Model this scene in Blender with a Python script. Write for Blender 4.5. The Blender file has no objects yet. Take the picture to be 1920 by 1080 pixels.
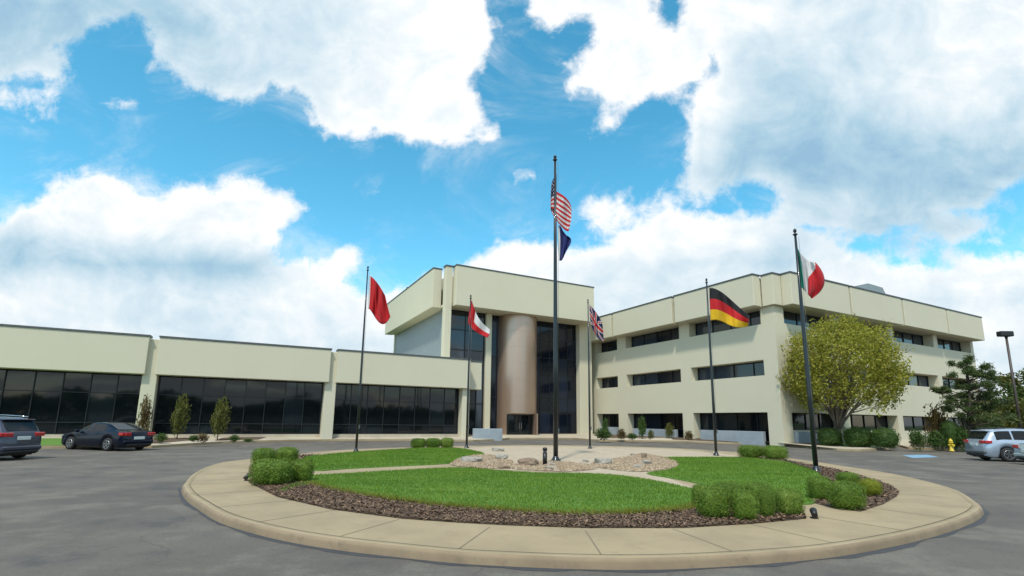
import bpy, bmesh, math, random
import numpy as np
from mathutils import Vector, Matrix, noise as mnoise
from mathutils.geometry import tessellate_polygon

random.seed(7); RNG = np.random.default_rng(7)
SC = bpy.context.scene
COL = SC.collection

# ------------------------------------------------------------------ camera
FPX, CX, CY, PITCH, ROLL, EYE = 936.8, 960.0, 625.2, 0.173, 0.013, 1.8
rt0 = np.array([1., 0, 0]); up0 = np.array([0, -math.sin(PITCH), math.cos(PITCH)]); FW = np.array([0, math.cos(PITCH), math.sin(PITCH)])
RT = math.cos(ROLL)*rt0 + math.sin(ROLL)*up0
UP = -math.sin(ROLL)*rt0 + math.cos(ROLL)*up0
cam_d = bpy.data.cameras.new('camera'); cam = bpy.data.objects.new('camera', cam_d); COL.objects.link(cam)
cam_d.sensor_width = 36; cam_d.lens = FPX/1920*36; cam_d.shift_y = (CY-540)/1920
cam_d.clip_start = 0.1; cam_d.clip_end = 6000
M = Matrix.Identity(4)
for i in range(3):
    M[i][0] = RT[i]; M[i][1] = UP[i]; M[i][2] = -FW[i]
M[2][3] = EYE
cam.matrix_world = M
SC.camera = cam

def ray(x, y): return FW + (x-CX)/FPX*RT - (y-CY)/FPX*UP
def at(x, y, z=0.0):                     # photo pixel -> point on the level z
    r = ray(x, y); t = (z-EYE)/r[2]; return np.array([r[0]*t, r[1]*t, z])
def aty(x, y, Y):                        # photo pixel -> point at the depth Y
    r = ray(x, y); t = Y/r[1]; return np.array([r[0]*t, Y, EYE+r[2]*t])
PHI = 0.487                              # heading of the building grid
UU = np.array([math.cos(PHI), math.sin(PHI), 0]); NN = np.array([-math.sin(PHI), math.cos(PHI), 0]); ZZ = np.array([0, 0, 1.])
def W(u, v, z=0.0): return u*UU + v*NN + z*ZZ

# ------------------------------------------------------------------ light and view
SUN_AZ, SUN_EL = math.radians(196), math.radians(57)     # compass bearing from +Y clockwise: behind the camera, a little left
SUN_STRENGTH, SKY_STRENGTH = 2.5, 0.10
SC.view_settings.view_transform = 'Standard'; SC.view_settings.look = 'None'
SC.view_settings.exposure = 0.42; SC.view_settings.gamma = 1.0
sd = bpy.data.lights.new('sun', 'SUN'); sun = bpy.data.objects.new('sun', sd); COL.objects.link(sun)
sd.energy = SUN_STRENGTH; sd.angle = math.radians(4); sd.color = (1.0, 0.94, 0.83)
sdir = Vector((math.sin(SUN_AZ)*math.cos(SUN_EL), math.cos(SUN_AZ)*math.cos(SUN_EL), math.sin(SUN_EL)))
sun.rotation_euler = (-sdir).to_track_quat('-Z', 'Y').to_euler()
sun.location = (0, -10, 40)

class NT:
    def __init__(s, t): s.t = t; t.nodes.clear()
    def n(s, typ, ins=None, **kw):
        nd = s.t.nodes.new(typ)
        for k, v in kw.items(): setattr(nd, k, v)
        for k, v in (ins or {}).items():
            if isinstance(v, bpy.types.NodeSocket): s.t.links.new(v, nd.inputs[k])
            else: nd.inputs[k].default_value = v
        return nd
    def m(s, op, a, b=None, c=None, clamp=False):
        nd = s.t.nodes.new('ShaderNodeMath'); nd.operation = op; nd.use_clamp = clamp
        for i, v in enumerate((a, b, c)):
            if v is None: continue
            if isinstance(v, bpy.types.NodeSocket): s.t.links.new(v, nd.inputs[i])
            else: nd.inputs[i].default_value = v
        return nd.outputs[0]
    def vm(s, op, a, b=None, out=0):
        nd = s.t.nodes.new('ShaderNodeVectorMath'); nd.operation = op
        for i, v in enumerate((a, b)):
            if v is None: continue
            if isinstance(v, bpy.types.NodeSocket): s.t.links.new(v, nd.inputs[i])
            else: nd.inputs[i].default_value = v
        return nd.outputs[out]
    def mix(s, f, a, b, mode='MIX'):
        nd = s.t.nodes.new('ShaderNodeMix'); nd.data_type = 'RGBA'; nd.blend_type = mode
        for i, v in ((0, f), (6, a), (7, b)):
            if isinstance(v, bpy.types.NodeSocket): s.t.links.new(v, nd.inputs[i])
            else: nd.inputs[i].default_value = v if i == 0 else (*v[:3], 1)
        return nd.outputs[2]
    def ramp(s, fac, stops, interp='LINEAR'):
        nd = s.t.nodes.new('ShaderNodeValToRGB'); r = nd.color_ramp; r.interpolation = interp
        while len(r.elements) < len(stops): r.elements.new(0.5)
        for e, (p, c) in zip(r.elements, stops): e.position = p; e.color = c if len(c) == 4 else (*c, 1)
        if isinstance(fac, bpy.types.NodeSocket): s.t.links.new(fac, nd.inputs[0])
        return nd.outputs[0]
    def smooth(s, v, a, b, lo=0.0, hi=1.0):
        nd = s.n('ShaderNodeMapRange', {0: v, 1: a, 2: b, 3: lo, 4: hi}, interpolation_type='SMOOTHSTEP'); return nd.outputs[0]
    def noise(s, vec, scale, detail=5, rough=.55, dist=0.0):
        return s.n('ShaderNodeTexNoise', {'Vector': vec, 'Scale': scale, 'Detail': detail, 'Roughness': rough, 'Distortion': dist}).outputs[0]

# ---- sky: Nishita sky with broken cumulus, laid out over world directions
CLOUDS = [
 [(-200,-200),(-200,175),(0,160),(40,145),(70,138),(95,152),(140,155),(148,140),(125,112),(110,90),(165,85),(175,60),(200,38),(225,52),(245,42),(275,55),(295,78),(275,120),(300,125),(350,150),(400,175),(425,182),(455,214),(480,192),(508,182),(520,160),(555,185),(580,225),(600,250),(660,266),(680,250),(730,255),(780,265),(840,275),(940,268),(935,235),(890,205),(893,150),(925,105),(940,45),(915,0),(900,-200)],
 [(955,75),(985,20),(1005,-200),(1235,-200),(1228,30),(1245,45),(1285,5),(1300,-200),(1360,-200),(1350,60),(1345,105),(1310,140),(1270,158),(1255,192),(1230,172),(1195,212),(1160,235),(1115,250),(1125,215),(1145,182),(1105,172),(1065,185),(1040,120),(1100,95),(1118,45),(1085,22),(1050,40),(1030,72),(1012,32),(985,65)],
 [(1325,-200),(1330,90),(1340,122),(1305,160),(1277,215),(1280,260),(1272,330),(1300,372),(1370,378),(1388,352),(1430,345),(1462,350),(1455,378),(1430,400),(1500,425),(1650,452),(1760,412),(1830,388),(1900,347),(2150,300),(2150,-200)],
 [(870,500),(895,478),(930,455),(1000,445),(1060,455),(1110,463),(1145,456),(1170,430),(1220,400),(1260,375),(1300,400),(1340,408),(1370,394),(1420,400),(1500,410),(1560,450),(1600,470),(1640,480),(1670,492),(1760,490),(1810,470),(1840,482),(1960,468),(2150,460),(2150,900),(800,900),(800,520)],
 [(1078,398),(1130,350),(1165,376),(1195,350),(1255,362),(1210,390),(1165,420),(1130,442),(1090,425)],
 [(-200,440),(0,412),(60,388),(85,362),(68,338),(85,316),(130,332),(145,320),(205,315),(260,350),(300,352),(365,335),(400,347),(435,320),(470,330),(515,357),(545,335),(560,385),(600,392),(560,405),(525,440),(545,440),(522,462),(505,478),(570,470),(590,482),(565,505),(640,465),(722,480),(700,502),(650,522),(690,545),(830,520),(830,900),(-200,900)],
 [(1640,456),(1700,425),(1800,398),(1890,392),(1882,420),(1830,445),(1750,472),(1690,482)],
 [(160,180),(195,170),(215,182),(258,175),(230,200),(200,190)],[(672,372),(708,362),(700,378)],[(955,345),(985,310),(998,315),(970,350)],[(-80,170),(25,180),(20,200),(-80,215)],[(60,205),(100,190),(105,210),(85,225)],
]
SHADE = [  # x, y, rx, ry, change of brightness (base .74; 1 = white, 0 = shadowed blue grey)
 (0,30,300,110,-.55),(250,60,150,70,-.22),(450,140,190,60,-.22),(600,30,220,50,-.08),(850,90,170,150,.36),(700,200,140,60,.10),(1150,90,160,130,.30),
 (1560,110,170,110,-.32),(1450,260,120,90,-.22),(1650,300,330,80,-.40),(1750,370,220,60,-.22),(1420,330,150,60,-.2),(1900,310,170,70,-.25),
 (1330,215,60,60,.36),(1430,20,110,40,.28),(1760,110,170,90,.26),(1620,430,160,40,-.35),
 (250,390,260,48,.34),(470,390,110,50,.34),(60,560,150,40,.12),(620,490,110,30,.30),(520,545,120,22,.16),(200,490,330,34,-.40),(430,505,150,34,-.30),(60,470,110,40,-.16),(330,590,260,40,-.12),(640,590,120,50,.08),
 (1250,430,170,44,.36),(990,480,130,50,.36),(1420,490,130,26,-.20),(1480,440,90,30,.16),(1780,560,150,30,-.06),(1650,520,150,30,.14),(1860,520,100,30,.18),(1740,440,140,30,-.2),(1130,400,80,50,-.05)]
def cloud_fields(nx, ny, x0, x1, y0, y1):
    xs = np.linspace(x0, x1, nx); ys = np.linspace(y0, y1, ny); X, Y = np.meshgrid(xs, ys)
    best = np.full(X.shape, -1e9)
    for ip, poly in enumerate(CLOUDS):
        p = np.array(poly, float); q = np.roll(p, -1, 0); d = np.full(X.shape, 1e9); ins = np.zeros(X.shape, bool)
        for (ax, ay), (bx, by) in zip(p, q):
            t = np.clip(((X-ax)*(bx-ax)+(Y-ay)*(by-ay))/((bx-ax)**2+(by-ay)**2+1e-9), 0, 1)
            d = np.minimum(d, np.hypot(X-ax-t*(bx-ax), Y-ay-t*(by-ay)))
            cr = ((ay > Y) != (by > Y)) & (X < (bx-ax)*(Y-ay)/(by-ay+1e-12)+ax); ins ^= cr
        best = np.maximum(best, np.where(ins, d, -d)+(3 if ip > 6 else 0))
    sh = np.full(X.shape, .74)
    for cx, cy, rx, ry, v in SHADE: sh += v*np.exp(-((X-cx)/rx)**2-((Y-cy)/ry)**2)
    return np.clip(best/120+.5, 0, 1), np.clip(sh, 0, 1)

world = bpy.data.worlds.new('World'); SC.world = world; world.use_nodes = True
def build_sky():
    t = NT(world.node_tree)
    gen = t.n('ShaderNodeTexCoord').outputs['Generated']
    d = t.vm('NORMALIZE', gen)
    fz = t.m('MAXIMUM', t.vm('DOT_PRODUCT', d, tuple(FW), 1), 0.02)
    ax = t.m('DIVIDE', t.vm('DOT_PRODUCT', d, tuple(RT), 1), fz); ay = t.m('DIVIDE', t.vm('DOT_PRODUCT', d, tuple(UP), 1), fz)
    pl = t.n('ShaderNodeCombineXYZ', {0: ax, 1: ay, 2: 0.0}).outputs[0]
    # ragged edges: warp the lookup with noise
    w1 = t.n('ShaderNodeTexNoise', {'Vector': pl, 'Scale': 7.0, 'Detail': 6.0, 'Roughness': .6}).outputs[1]
    wv = t.vm('MULTIPLY', t.vm('SUBTRACT', w1, (.5, .5, .5)), (.06, .05, 0))
    pw = t.n('ShaderNodeSeparateXYZ', {0: t.vm('ADD', pl, wv)})
    X0, X1, Y0, Y1 = -160., 2080., -150., 800.; NX, NY = 60, 28
    px = t.m('MULTIPLY_ADD', pw.outputs[0], FPX/(X1-X0), (CX-X0)/(X1-X0), True)
    py = t.m('MULTIPLY_ADD', pw.outputs[1], -FPX/(Y1-Y0), (CY-Y0)/(Y1-Y0), True)
    cov, sh = cloud_fields(NX+1, NY+1, X0, X1, Y0, Y1)
    hx = NX//2
    fl = t.m('MULTIPLY', px, 2.0, None, True); fr = t.m('MULTIPLY_ADD', px, 2.0, -1.0, True); side = t.m('GREATER_THAN', px, .5)
    ry = t.m('MULTIPLY', py, float(NY)); acc = None
    for j in range(NY+1):
        A = t.ramp(fl, [(i/hx, (cov[j, i], sh[j, i], 0)) for i in range(hx+1)])
        B = t.ramp(fr, [(i/hx, (cov[j, i+hx], sh[j, i+hx], 0)) for i in range(hx+1)])
        row = t.mix(side, A, B)
        wgt = t.m('SUBTRACT', 1.0, t.m('ABSOLUTE', t.m('SUBTRACT', ry, float(j))), None, True)
        nd = t.n('ShaderNodeVectorMath', {3: wgt}, operation='SCALE'); t.t.links.new(row, nd.inputs[0])
        acc = nd.outputs[0] if acc is None else t.vm('ADD', acc, nd.outputs[0])
    sp = t.n('ShaderNodeSeparateXYZ', {0: acc})
    nz = t.noise(pl, 9.0, 9, .62, .3); nf = t.noise(pl, 26.0, 7, .65, .4)
    # clouds for the rest of the sky
    dz = t.m('MAXIMUM', t.n('ShaderNodeSeparateXYZ', {0: d}).outputs[2], .04)
    hi = t.n('ShaderNodeVectorMath', {3: t.m('DIVIDE', 1.0, t.m('ADD', dz, .12))}, operation='SCALE'); t.t.links.new(d, hi.inputs[0])
    gn = t.noise(hi.outputs[0], 1.1, 7, .55)
    inside = t.m('MULTIPLY', t.m('MULTIPLY', t.smooth(ax, -1.35, -1.15), t.smooth(ax, 1.35, 1.15)), t.m('MULTIPLY', t.smooth(ay, 1.0, .82), t.m('GREATER_THAN', fz, .03)))
    covr = t.m('ADD', t.m('MULTIPLY', sp.outputs[0], inside), t.m('MULTIPLY', t.smooth(gn, .40, .62), t.m('SUBTRACT', 1.0, inside)))
    shr = t.m('ADD', t.m('MULTIPLY', sp.outputs[1], inside), t.m('MULTIPLY', .75, t.m('SUBTRACT', 1.0, inside)))
    dens = t.m('ADD', covr, t.m('ADD', t.m('MULTIPLY', t.m('SUBTRACT', nz, .5), .56), t.m('MULTIPLY', t.m('SUBTRACT', nf, .5), .36)))
    mask = t.smooth(dens, .43, .655)
    veil = t.m('MULTIPLY', t.smooth(t.noise(t.vm('MULTIPLY', pl, (1, 1.8, 1)), 3.2, 9, .66, .6), .46, .78), t.smooth(dens, .05, .5, .22, .75))
    mask = t.m('MAXIMUM', mask, veil)
    nb = t.noise(t.vm('MULTIPLY', pl, (1, 1.5, 1)), 5.5, 8, .6, .8)
    edge = t.m('MULTIPLY', t.smooth(dens, .85, .5), .25)
    lum = t.m('ADD', t.m('ADD', shr, edge), t.m('MULTIPLY', t.m('ADD', t.m('SUBTRACT', nz, .5), t.m('SUBTRACT', nb, .52)), t.m('MULTIPLY_ADD', shr, -.1, .95)), None, True)
    ccol = t.ramp(lum, [(0, (.25, .42, .57)), (.25, (.345, .51, .62)), (.6, (.54, .65, .72)), (.85, (.70, .755, .785)), (1, (.82, .83, .84))])
    sky = t.n('ShaderNodeTexSky', sky_type='NISHITA', sun_disc=False, sun_elevation=SUN_EL, sun_rotation=SUN_AZ, altitude=200, air_density=1.0, dust_density=.6, ozone_density=2.0)
    hs = t.n('ShaderNodeHueSaturation', {'Hue': .468, 'Saturation': 1.3, 'Value': 1.0, 'Color': sky.outputs[0]}).outputs[0]
    skyc = t.n('ShaderNodeVectorMath', {3: 1.8}, operation='SCALE'); t.t.links.new(hs, skyc.inputs[0])
    ccs = t.n('ShaderNodeVectorMath', {3: .95/SKY_STRENGTH}, operation='SCALE'); t.t.links.new(ccol, ccs.inputs[0])
    col = t.mix(mask, skyc.outputs[0], ccs.outputs[0])
    bg = t.n('ShaderNodeBackground', {0: col, 1: SKY_STRENGTH})
    t.t.links.new(bg.outputs[0], t.n('ShaderNodeOutputWorld').inputs[0])
build_sky()
try:
    world.cycles.sampling_method = 'MANUAL'; world.cycles.sample_map_resolution = 512
except Exception: pass

# ------------------------------------------------------------------ object helpers
FRAME = {}
def tag(o, label=None, cat=None, group=None, kind=None):
    if label: o['label'] = label
    if cat: o['category'] = cat
    if group: o['group'] = group
    if kind: o['kind'] = kind
    return o
def empty(name, loc, rz=0.0, label=None, cat=None, group=None):
    o = bpy.data.objects.new(name, None); COL.objects.link(o); o.location = tuple(loc); o.rotation_euler = (0, 0, rz); o.empty_display_size = .3
    FRAME[o.name] = (np.array(loc, float), rz); return tag(o, label, cat, group)

class MB:
    def __init__(s): s.v = []; s.f = []; s.m = []; s.sm = []
    def add(s, verts, faces, mi=0, smooth=False):
        b = len(s.v); s.v.extend([tuple(p) for p in verts]); s.f.extend([tuple(b+i for i in f) for f in faces])
        s.m.extend([mi]*len(faces)); s.sm.extend([smooth]*len(faces)); return s
    def hexa(s, p, mi=0): return s.add(p, [(0,3,2,1),(4,5,6,7),(0,1,5,4),(1,2,6,5),(2,3,7,6),(3,0,4,7)], mi)
    def box(s, a, b, fn=None, mi=0):
        (x0,y0,z0),(x1,y1,z1) = a, b
        p = [(x0,y0,z0),(x1,y0,z0),(x1,y1,z0),(x0,y1,z0),(x0,y0,z1),(x1,y0,z1),(x1,y1,z1),(x0,y1,z1)]
        return s.hexa([fn(*q) for q in p] if fn else p, mi)
    def bbox(s, a, b, bev, fn=None, mi=0):            # box with chamfered edges
        bm = bmesh.new(); bmesh.ops.create_cube(bm, size=1.0)
        for v in bm.verts: v.co = Vector([a[i]+(v.co[i]+.5)*(b[i]-a[i]) for i in range(3)])
        bmesh.ops.bevel(bm, geom=bm.edges[:], offset=bev, segments=1, affect='EDGES', profile=.5)
        bm.verts.index_update(); vs = [tuple(v.co) for v in bm.verts]; fs = [tuple(v.index for v in f.verts) for f in bm.faces]; bm.free()
        return s.add([fn(*q) for q in vs] if fn else vs, fs, mi)
    def prism(s, poly, z0, z1, fn=None, mi=0, cap=True):
        n = len(poly); P = [(x, y, z0) for x, y in poly]+[(x, y, z1) for x, y in poly]
        F = [(i, (i+1) % n, n+(i+1) % n, n+i) for i in range(n)]
        if cap: F += [tuple(range(n, 2*n)), tuple(range(n-1, -1, -1))]
        return s.add([fn(*q) for q in P] if fn else P, F, mi)
    def tube(s, path, rad, n=8, mi=0, cap=True, smooth=True):
        path = [np.array(p, float) for p in path]; k = len(path); rad = rad if hasattr(rad, '__len__') else [rad]*k
        V = []; ref = None
        for i, p in enumerate(path):
            d = path[min(i+1, k-1)]-path[max(i-1, 0)]; d = d/(np.linalg.norm(d)+1e-9)
            if ref is None: ref = np.array([1., 0, 0]) if abs(d[0]) < .9 else np.array([0, 1., 0])
            a = ref-d*(ref@d); a /= np.linalg.norm(a)+1e-9; ref = a; b = np.cross(d, a)
            for j in range(n):
                th = 2*math.pi*j/n; V.append(p+rad[i]*(math.cos(th)*a+math.sin(th)*b))
        F = [(i*n+j, i*n+(j+1) % n, (i+1)*n+(j+1) % n, (i+1)*n+j) for i in range(k-1) for j in range(n)]
        s.add(V, F, mi, smooth)
        if cap:
            b0 = len(s.v)-k*n; s.f += [tuple(b0+j for j in range(n-1, -1, -1)), tuple(b0+(k-1)*n+j for j in range(n))]; s.m += [mi, mi]; s.sm += [False, False]
        return s
    def lathe(s, c, prof, n=24, mi=0, smooth=True, ax=None):   # prof: (radius, height)
        ax = ax or (lambda r, th, h: (c[0]+r*math.cos(th), c[1]+r*math.sin(th), c[2]+h)); k = len(prof)
        V = [ax(r, 2*math.pi*j/n, h) for r, h in prof for j in range(n)]
        F = [(i*n+j, i*n+(j+1) % n, (i+1)*n+(j+1) % n, (i+1)*n+j) for i in range(k-1) for j in range(n)]
        F += [tuple(range(n-1, -1, -1)), tuple((k-1)*n+j for j in range(n))]
        return s.add(V, F, mi, smooth)
    def build(s, name, mats, parent=None, loc=None, bevel=0.0, recalc=True, auto=None):
        mats = mats if isinstance(mats, (list, tuple)) else [mats]
        V = np.array(s.v, float).reshape(-1, 3)
        if parent is not None: L, rz = FRAME[parent.name]
        else:
            L = np.array(loc if loc is not None else [(V[:, 0].min()+V[:, 0].max())/2, (V[:, 1].min()+V[:, 1].max())/2, V[:, 2].min()], float); rz = 0.0
        c, sn = math.cos(-rz), math.sin(-rz); Q = V-L; Q = np.stack([c*Q[:, 0]-sn*Q[:, 1], sn*Q[:, 0]+c*Q[:, 1], Q[:, 2]], 1)
        me = bpy.data.meshes.new(name); me.from_pydata(Q.tolist(), [], s.f)
        me.polygons.foreach_set('material_index', s.m); me.polygons.foreach_set('use_smooth', s.sm)
        if recalc:
            bm = bmesh.new(); bm.from_mesh(me); bmesh.ops.recalc_face_normals(bm, faces=bm.faces[:]); bm.to_mesh(me); bm.free()
        for mt in mats: me.materials.append(mt)
        o = bpy.data.objects.new(name, me); COL.objects.link(o)
        if parent is not None: o.parent = parent; FRAME[o.name] = FRAME[parent.name]
        else: o.location = tuple(L); FRAME[o.name] = (L, 0.0)
        if bevel:
            md = o.modifiers.new('bevel', 'BEVEL'); md.width = bevel; md.segments = 2; md.limit_method = 'ANGLE'; md.angle_limit = math.radians(40)
        return o

def np_mesh(name, V, F4, mats, parent=None, loc=None, smooth=False, mi=None, tri=False):
    V = np.asarray(V, np.float32); F4 = np.asarray(F4, np.int32); k = F4.shape[1]
    if parent is not None: L, rz = FRAME[parent.name]
    else: L = np.array(loc if loc is not None else [0, 0, 0], float); rz = 0.0
    Q = V-L.astype(np.float32); c, sn = math.cos(-rz), math.sin(-rz)
    Q = np.stack([c*Q[:, 0]-sn*Q[:, 1], sn*Q[:, 0]+c*Q[:, 1], Q[:, 2]], 1)
    me = bpy.data.meshes.new(name); me.vertices.add(len(Q)); me.vertices.foreach_set('co', Q.astype(np.float32).ravel())
    me.loops.add(F4.size); me.loops.foreach_set('vertex_index', F4.ravel())
    me.polygons.add(len(F4)); me.polygons.foreach_set('loop_start', np.arange(0, F4.size, k, dtype=np.int32))
    try: me.polygons.foreach_set('loop_total', np.full(len(F4), k, np.int32))
    except Exception: pass
    for mt in (mats if isinstance(mats, (list, tuple)) else [mats]): me.materials.append(mt)
    if mi is not None: me.polygons.foreach_set('material_index', np.asarray(mi, np.int32))
    me.polygons.foreach_set('use_smooth', np.full(len(F4), smooth)); me.update(calc_edges=True); me.validate()
    o = bpy.data.objects.new(name, me); COL.objects.link(o)
    if parent is not None: o.parent = parent; FRAME[o.name] = FRAME[parent.name]
    else: o.location = tuple(L); FRAME[o.name] = (L, 0.0)
    return o

def copy_tree(o, parent=None):
    c = o.copy(); COL.objects.link(c); c.parent = parent; FRAME[c.name] = FRAME.get(o.name, (np.zeros(3), 0.))
    for ch in list(o.children): copy_tree(ch, c)
    return c

# ------------------------------------------------------------------ materials
def mat(name, fn):
    m = bpy.data.materials.new(name); m.use_nodes = True; t = NT(m.node_tree); sh = fn(t)
    t.t.links.new(sh, t.n('ShaderNodeOutputMaterial').inputs[0]); return m
def pr(t, col, rough=.6, **kw):
    ins = {'Base Color': col if isinstance(col, bpy.types.NodeSocket) else (*col, 1), 'Roughness': rough}
    ins.update({k.replace('_', ' '): v for k, v in kw.items()})
    return t.n('ShaderNodeBsdfPrincipled', ins).outputs[0]
def obc(t): return t.n('ShaderNodeNewGeometry').outputs['Position']
def bump(t, h, s=.3, d=.02): return t.n('ShaderNodeBump', {'Strength': s, 'Distance': d, 'Height': h}).outputs[0]
def plain(name, col, rough=.5, var=.12, scale=6.0, metal=0.0, coat=0.0, bs=.1):
    def fn(t):
        p = obc(t); n = t.noise(p, scale, 5, .6)
        c = t.mix(n, tuple(x*(1-var) for x in col), tuple(min(1, x*(1+var)) for x in col))
        return pr(t, c, t.m('MULTIPLY_ADD', n, .12, rough-.06), Metallic=metal, Coat_Weight=coat, Normal=bump(t, n, bs, .005))
    return mat(name, fn)

def f_precast(t):
    p = obc(t); big = t.noise(p, .35, 4, .5)
    st = t.noise(t.vm('MULTIPLY', p, (3.5, 3.5, .22)), 1.0, 5, .6); fine = t.noise(p, 55, 3, .7)
    c = t.mix(big, (.57, .535, .395), (.62, .585, .445))
    c = t.mix(t.smooth(st, .56, .85, 0, .2), c, (.47, .43, .33))
    return pr(t, t.mix(t.m('MULTIPLY', fine, .25), c, (.51, .475, .375)), .82, Normal=bump(t, fine, .35, .01))
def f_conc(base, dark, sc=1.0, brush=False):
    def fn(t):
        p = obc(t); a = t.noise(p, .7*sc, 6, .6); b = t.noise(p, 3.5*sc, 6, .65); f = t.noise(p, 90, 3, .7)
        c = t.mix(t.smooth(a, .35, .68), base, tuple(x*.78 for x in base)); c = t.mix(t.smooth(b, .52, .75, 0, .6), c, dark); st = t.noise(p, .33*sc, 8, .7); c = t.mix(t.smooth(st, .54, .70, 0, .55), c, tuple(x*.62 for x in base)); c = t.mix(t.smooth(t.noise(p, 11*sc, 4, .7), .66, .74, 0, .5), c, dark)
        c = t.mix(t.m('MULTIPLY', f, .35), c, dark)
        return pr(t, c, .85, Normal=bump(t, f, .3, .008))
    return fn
def f_asphalt(t):
    p = obc(t); a = t.noise(p, .13, 5, .6); b = t.noise(p, .62, 8, .68); f = t.noise(p, 140, 3, .75); g = t.noise(p, 22, 5, .7)
    c = t.mix(t.smooth(a, .35, .65), (.105, .091, .075), (.142, .124, .102))
    c = t.mix(t.smooth(b, .48, .64, 0, .8), c, (.185, .166, .130)); c = t.mix(t.smooth(b, .47, .34, 0, .8), c, (.062, .058, .055))
    c = t.mix(t.smooth(g, .35, .75, 0, .45), c, (.05, .047, .045)); c = t.mix(t.smooth(f, .5, .8, 0, .6), c, (.23, .225, .21))
    wp = t.vm('ADD', p, t.n('ShaderNodeVectorMath', {0: t.n('ShaderNodeTexNoise', {'Vector': p, 'Scale': .8, 'Detail': 5.0}).outputs[1], 3: 1.2}, operation='SCALE').outputs[0])
    vor = t.n('ShaderNodeTexVoronoi', {'Vector': wp, 'Scale': .33}, feature='DISTANCE_TO_EDGE').outputs[0]
    crack = t.m('MULTIPLY', t.smooth(vor, .010, .003), t.smooth(a, .42, .6))
    c = t.mix(t.m('MULTIPLY', crack, .3), c, (.022, .023, .026))
    return pr(t, c, .86, Normal=bump(t, t.m('SUBTRACT', f, t.m('MULTIPLY', crack, 1.0)), .5, .012))
def f_grassbase(t):
    p = obc(t); a = t.noise(p, .8, 5, .6); b = t.noise(p, 14, 5, .7)
    c = t.mix(a, (.075, .18, .02), (.13, .25, .03)); return pr(t, t.mix(t.m('MULTIPLY', b, .5), c, (.06, .14, .018)), .9)
def f_far(t):
    p = obc(t); return pr(t, t.mix(t.noise(p, .05, 5), (.06, .11, .03), (.10, .15, .04)), .95)
def foliage(lo, hi, third=None, tr=.3, rough=.55):
    def fn(t):
        g = t.n('ShaderNodeNewGeometry'); n = t.noise(g.outputs['Position'], 1.6, 3, .5)
        r = t.m('ADD', t.m('MULTIPLY', g.outputs['Random Per Island'], .7), t.m('MULTIPLY', n, .45), None, True)
        st = [(0, lo), (.6, tuple((a+b)/2 for a, b in zip(lo, hi))), (.9, hi)] if third is None else [(0, lo), (.5, hi), (.82, hi), (.95, third)]
        c = t.ramp(r, st)
        a = pr(t, c, rough, Specular_IOR_Level=.25); b = t.n('ShaderNodeBsdfTranslucent', {0: t.mix(.35, c, (.25, .30, .02), 'MIX')}).outputs[0]
        return t.n('ShaderNodeMixShader', {0: tr, 1: a, 2: b}).outputs[0]
    return fn
def island_var(lo, mid, hi, rough=.85):
    def fn(t):
        g = t.n('ShaderNodeNewGeometry'); return pr(t, t.ramp(g.outputs['Random Per Island'], [(0, lo), (.5, mid), (1, hi)]), rough)
    return fn
def f_glass(tint, rough=.04, spec=.5):
    def fn(t):
        p = obc(t); n = t.noise(p, .35, 3, .5); d = t.noise(p, 1.3, 3, .5)
        rn = t.n('ShaderNodeNewGeometry').outputs['Random Per Island']
        return pr(t, t.mix(t.smooth(rn, .45, 1.0), t.mix(d, tint, tuple(x*1.8 for x in tint)), tuple(x*3.2 for x in tint)), rough, Specular_IOR_Level=spec, IOR=1.5, Normal=bump(t, n, .06, .05))
    return mat_glass(fn)
def mat_glass(fn): return mat('dark_glass', fn)
def f_bark(c0, c1):
    def fn(t):
        p = obc(t); n = t.noise(t.vm('MULTIPLY', p, (9, 9, 2)), 1.5, 6, .65); return pr(t, t.mix(n, c0, c1), .9, Normal=bump(t, n, .6, .03))
    return fn
def f_drum(t):
    p = obc(t); z = t.n('ShaderNodeSeparateXYZ', {0: p}).outputs[2]
    n = t.noise(t.vm('MULTIPLY', p, (1, 1, .12)), 1.2, 4, .5); gr = t.noise(t.vm('MULTIPLY', p, (40, 40, .8)), 1.0, 3, .6)
    c = t.mix(n, (.46, .33, .255), (.54, .41, .33)); c = t.mix(t.m('MULTIPLY', gr, .25), c, (.32, .20, .14))
    return pr(t, c, .36, Metallic=.72, Normal=bump(t, gr, .05, .01))
def f_paver(t):
    p = obc(t); br = t.n('ShaderNodeTexBrick', {'Vector': p, 'Color1': (.40, .31, .215, 1), 'Color2': (.50, .41, .29, 1), 'Mortar': (.30, .25, .18, 1), 'Scale': 3.4, 'Mortar Size': .02, 'Brick Width': .7, 'Row Height': .35}, offset=.5)
    n = t.noise(p, .9, 6, .6); f = t.noise(p, 40, 4, .7)
    c = t.mix(t.smooth(n, .4, .75, 0, .6), br.outputs[0], (.52, .44, .33)); c = t.mix(t.m('MULTIPLY', f, .3), c, (.30, .24, .17))
    return pr(t, c, .88, Normal=bump(t, f, .2, .01))
def f_metalwall(t):
    p = obc(t); z = t.n('ShaderNodeSeparateXYZ', {0: p}).outputs[2]; w = t.m('ABSOLUTE', t.m('SUBTRACT', t.m('FRACT', t.m('MULTIPLY', z, 2.6)), .5)); n = t.noise(p, 1.2, 4)
    c = t.mix(n, (.20, .24, .255), (.255, .295, .31)); return pr(t, c, .5, Metallic=.15, Normal=bump(t, t.smooth(w, .42, .5), .5, .02))
def f_flagcloth(col):
    def fn(t):
        p = obc(t); n = t.noise(p, 140, 2, .5); c = t.mix(t.m('MULTIPLY', n, .25), col, tuple(x*.7 for x in col))
        a = pr(t, c, .75, Sheen_Weight=.1); b = t.n('ShaderNodeBsdfTranslucent', {0: (*col, 1)}).outputs[0]
        return t.n('ShaderNodeMixShader', {0: .35, 1: a, 2: b}).outputs[0]
    return fn

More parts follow.
